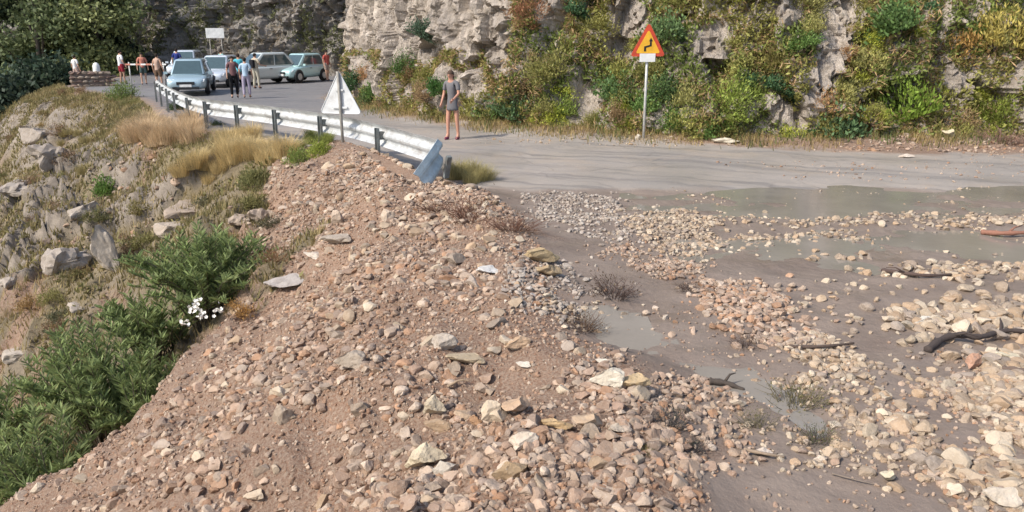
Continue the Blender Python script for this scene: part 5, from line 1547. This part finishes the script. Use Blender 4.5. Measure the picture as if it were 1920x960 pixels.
personat(145, 152, 160, 1.62, 'person in a white shirt standing behind the stone parapet', (0.74, 0.74, 0.74), (0.48, 0.36, 0.32), legs='shorts')

# ------------------------------------------------------------------ stone parapet, marker post and barrier
x, y = unproj(172, 160); z = float(zground(np.array([x]), np.array([y]))[0])
pw = empty('stone_parapet', (x, y, z), R(24)); tag(pw, 'low brown rubble stone parapet at the end of the hillside', 'wall')
MB().box((0, 0, .20), (1.9, .36, 1.0)).obj('mortar_core', M['wallstone'], pw, color=(0.16, 0.12, 0.10))
random.seed(5)
for r in range(4):
    xx = -1.0
    while xx < .95:
        ww = random.uniform(.2, .36)
        for sy in (-1, 1):
            link('wall_stone', ROCKME[random.randrange(len(ROCKME))], pw, (xx + ww / 2, sy * .17, .0 + r * .21), (0, 0, random.uniform(-.2, .2)), (ww * .62, .14, .13), random.choice([(0.24, 0.17, 0.14), (0.30, 0.23, 0.19), (0.20, 0.14, 0.12), (0.34, 0.28, 0.23)]))
        xx += ww
x, y = unproj(184, 152); z = float(zground(np.array([x]), np.array([y]))[0])
mp = empty('marker_post', (x, y, z)); tag(mp, 'stout white rounded marker post behind the stone parapet', 'bollard')
MB().tube([(0, 0, -.2), (0, 0, .85), (0, 0, .98), (0, 0, 1.05)], [.21, .19, .14, .03], 14).obj('shaft', M['white'], mp, True)
MB().tube([(0, 0, -.21), (0, 0, .06)], [.25, .24], 14).obj('base', M['white'], mp, True)
x0, y0 = unproj(240, 160); x1, y1 = unproj(316, 160)
bp = empty('road_barrier', ((x0 + x1) / 2, (y0 + y1) / 2, 0), math.atan2(y1 - y0, x1 - x0)); tag(bp, 'red and white striped plank barrier across the road on the left', 'barrier')
BL = math.hypot(x1 - x0, y1 - y0)
NB = 8
for i in range(NB):
    MB().box((-BL / 2 + (i + .5) * BL / NB, 0, 1.08), (BL / NB - .002, .03, .08)).obj('stripe_board', M['tape_red'] if i % 2 == 0 else M['white'], bp)
for q in (-BL * .42, BL * .42):
    MB().tube([(q, .04, -.1), (q, .04, 1.2)], .035, 8).obj('leg', M['signpost'], bp, True)
    MB().box((q, .04, .02), (.08, .6, .06)).obj('foot', M['signpost'], bp)

# ------------------------------------------------------------------ driftwood, dead weeds
def branch(pts, rad, col, label, kids=()):
    P = []
    for u, v, dz in pts:
        x, y, z = hit(u, v); P.append(Vector((x, y, z + dz)))
    e = empty('dead_branch', P[0]); o = -P[0]
    S = smooth_path(P, 2); n = len(S)
    rr = [rad * (1 - .6 * i / n) * (1 + .18 * math.sin(i * 2.1)) for i in range(n)]
    MB().tube([p + o for p in S], rr, 7).obj('main_limb', M['bark'], e, True, color=col)
    for i, (a, du) in enumerate(kids):
        q = S[int(a * (n - 1))] + o
        MB().tube([q, q + Vector(du) * .5 + Vector((0, 0, .03)), q + Vector(du)], [rad * .45, rad * .3, rad * .12], 5).obj('twig', M['bark'], e, True, color=col)
    return tag(e, label, 'branch')
branch([(1738, 662, .02), (1765, 645, .05), (1800, 640, .06), (1835, 645, .05), (1870, 634, .06), (1905, 632, .06), (1980, 642, .03)], .035, (0.06, 0.045, 0.04), 'dark curved driftwood branch lying on the rubble at the right', [(.3, (.12, -.15, .05)), (.7, (.1, .2, .06))])
branch([(1840, 440, .03), (1880, 446, .06), (1930, 445, .06), (1990, 448, .04)], .04, (0.27, 0.13, 0.09), 'reddish fallen branch lying at the pool, right picture edge', [(.4, (.25, .1, .08))])
branch([(1655, 512, .03), (1690, 520, .05), (1740, 524, .03), (1790, 518, .02)], .028, (0.09, 0.06, 0.05), 'dark thin stick among the stones beside the pool', [(.4, (-.2, .05, .05))])
branch([(1480, 655, .02), (1540, 660, .04), (1600, 652, .03)], .02, (0.10, 0.07, 0.055), 'thin dark stick left of the curved driftwood branch', [])
branch([(1880, 700, .03), (1910, 706, .05), (1960, 712, .03)], .03, (0.14, 0.10, 0.08), 'short grey brown stick under the yellowish cobble', [])
branch([(1330, 722, .03), (1360, 730, .05), (1395, 738, .02)], .03, (0.07, 0.055, 0.045), 'short dark stump of wood on the mud left of the green weeds', [(.5, (.1, .05, .06))])
branch([(1395, 850, .02), (1430, 862, .04), (1470, 866, .02)], .014, (0.28, 0.21, 0.15), 'pale stick at the upper edge of the bottom mud patch', [])
branch([(840, 740, .04), (862, 730, .06), (880, 726, .05)], .012, (0.33, 0.24, 0.16), 'short pale stick standing in the berm rubble', [])
branch([(1560, 893, .01), (1600, 905, .02), (1650, 914, .01)], .007, (0.2, 0.16, 0.13), 'hair thin twig lying on the bottom mud patch', [])

def weed_mesh(rng, n=70, spread=.5, h=.35):
    mb = MB()
    for i in range(n):
        a = rng.uniform(0, 6.283); o = spread * rng.random() ** .6
        b = Vector((math.cos(a) * o * .5, math.sin(a) * o * .35, -.02)); t = b + Vector((math.cos(a) * o * rng.uniform(.4, 1), math.sin(a) * o * .6, h * rng.uniform(.25, 1)))
        m = (b + t) / 2 + Vector((rng.uniform(-.06, .06), rng.uniform(-.06, .06), rng.uniform(0, .06)))
        mb.tube([b, m, t], [.006, .0045, .002], 3, False)
        mb.tube([m, m + Vector((rng.uniform(-.1, .1), rng.uniform(-.1, .1), rng.uniform(.01, .1)))], [.004, .0015], 3, False)
    return mb.mesh('twigs', M['bark'], False)
WM = [weed_mesh(RNG) for _ in range(3)]
LEAFY = [shrub_meshes(RNG, 260, 12, .10, .03, (1, 1, .7), .22, .6)[0] for _ in range(2)]
def weed(u, v, rpx, col, label, leaf=None, sq=1.0):
    x, y, z = hit(u, v); d = project(x, y, z)[2]; sz = rpx * d / FPX
    e = empty('weed_clump', (x, y, z), random.uniform(0, 6.28)); e.scale = (sz / .5, sz / .5, sz / .5 * sq)
    link('twigs', random.choice(WM), e, color=col)
    if leaf: link('foliage', random.choice(LEAFY), e, scale=(.5, .5, .5), color=leaf)
    return tag(e, label, 'weeds')
RB, DB = (0.15, 0.075, 0.05), (0.085, 0.055, 0.045)
weed(880, 410, 70, RB, 'reddish brown dead weeds on the upper berm crest', (0.16, 0.09, 0.05), .8)
weed(960, 430, 60, RB, 'reddish dead weeds right of the berm crest weeds', (0.15, 0.085, 0.05), .7)
weed(820, 395, 44, RB, 'small reddish dead weeds on the left of the berm crest', (0.15, 0.09, 0.05), .7)
weed(1150, 555, 60, DB, 'dark dead weed clump on the wet mud, upper one', (0.09, 0.06, 0.04), .9)
weed(1095, 618, 54, (0.12, 0.075, 0.05), 'brown dead weed clump on the edge of the smooth mud', (0.13, 0.085, 0.045), .8)
weed(1490, 765, 66, (0.13, 0.11, 0.06), 'greenish brown weeds beside the runnel', (0.15, 0.14, 0.06), 1.2)
weed(1530, 830, 50, (0.11, 0.09, 0.06), 'green brown weeds beside the bottom mud patch', (0.11, 0.13, 0.05), 1.0)
weed(1420, 800, 46, (0.14, 0.12, 0.07), 'sparse straw green weeds left of the runnel weeds', (0.16, 0.15, 0.07), .9)
weed(1255, 800, 44, (0.05, 0.045, 0.045), 'dark grey green weeds at the foot of the white topped rock', (0.05, 0.065, 0.05), 1.2)
weed(1300, 850, 40, (0.06, 0.05, 0.05), 'dark weeds on the berm edge above the bottom mud patch', (0.06, 0.075, 0.055), .8)
weed(1210, 850, 30, (0.17, 0.14, 0.05), 'small yellow moss like tuft on the foreground berm', (0.20, 0.17, 0.05), .6)
weed(1400, 650, 40, DB, 'dark weeds right of the smooth mud', (0.12, 0.08, 0.05), .6)
weed(1290, 545, 34, DB, 'low dark weeds above the runnel bend', (0.11, 0.075, 0.05), .5)
weed(1880, 268, 60, (0.20, 0.12, 0.09), 'brushwood heap at the cliff foot near the right edge', None, .8)
weed(1790, 165, 70, (0.30, 0.25, 0.2), 'bare grey brushwood hanging on the overgrown bank', None, 1.0)
weed(520, 488, 44, (0.24, 0.12, 0.06), 'orange brown dead weeds at the head of the left slope', (0.25, 0.12, 0.06), .7)
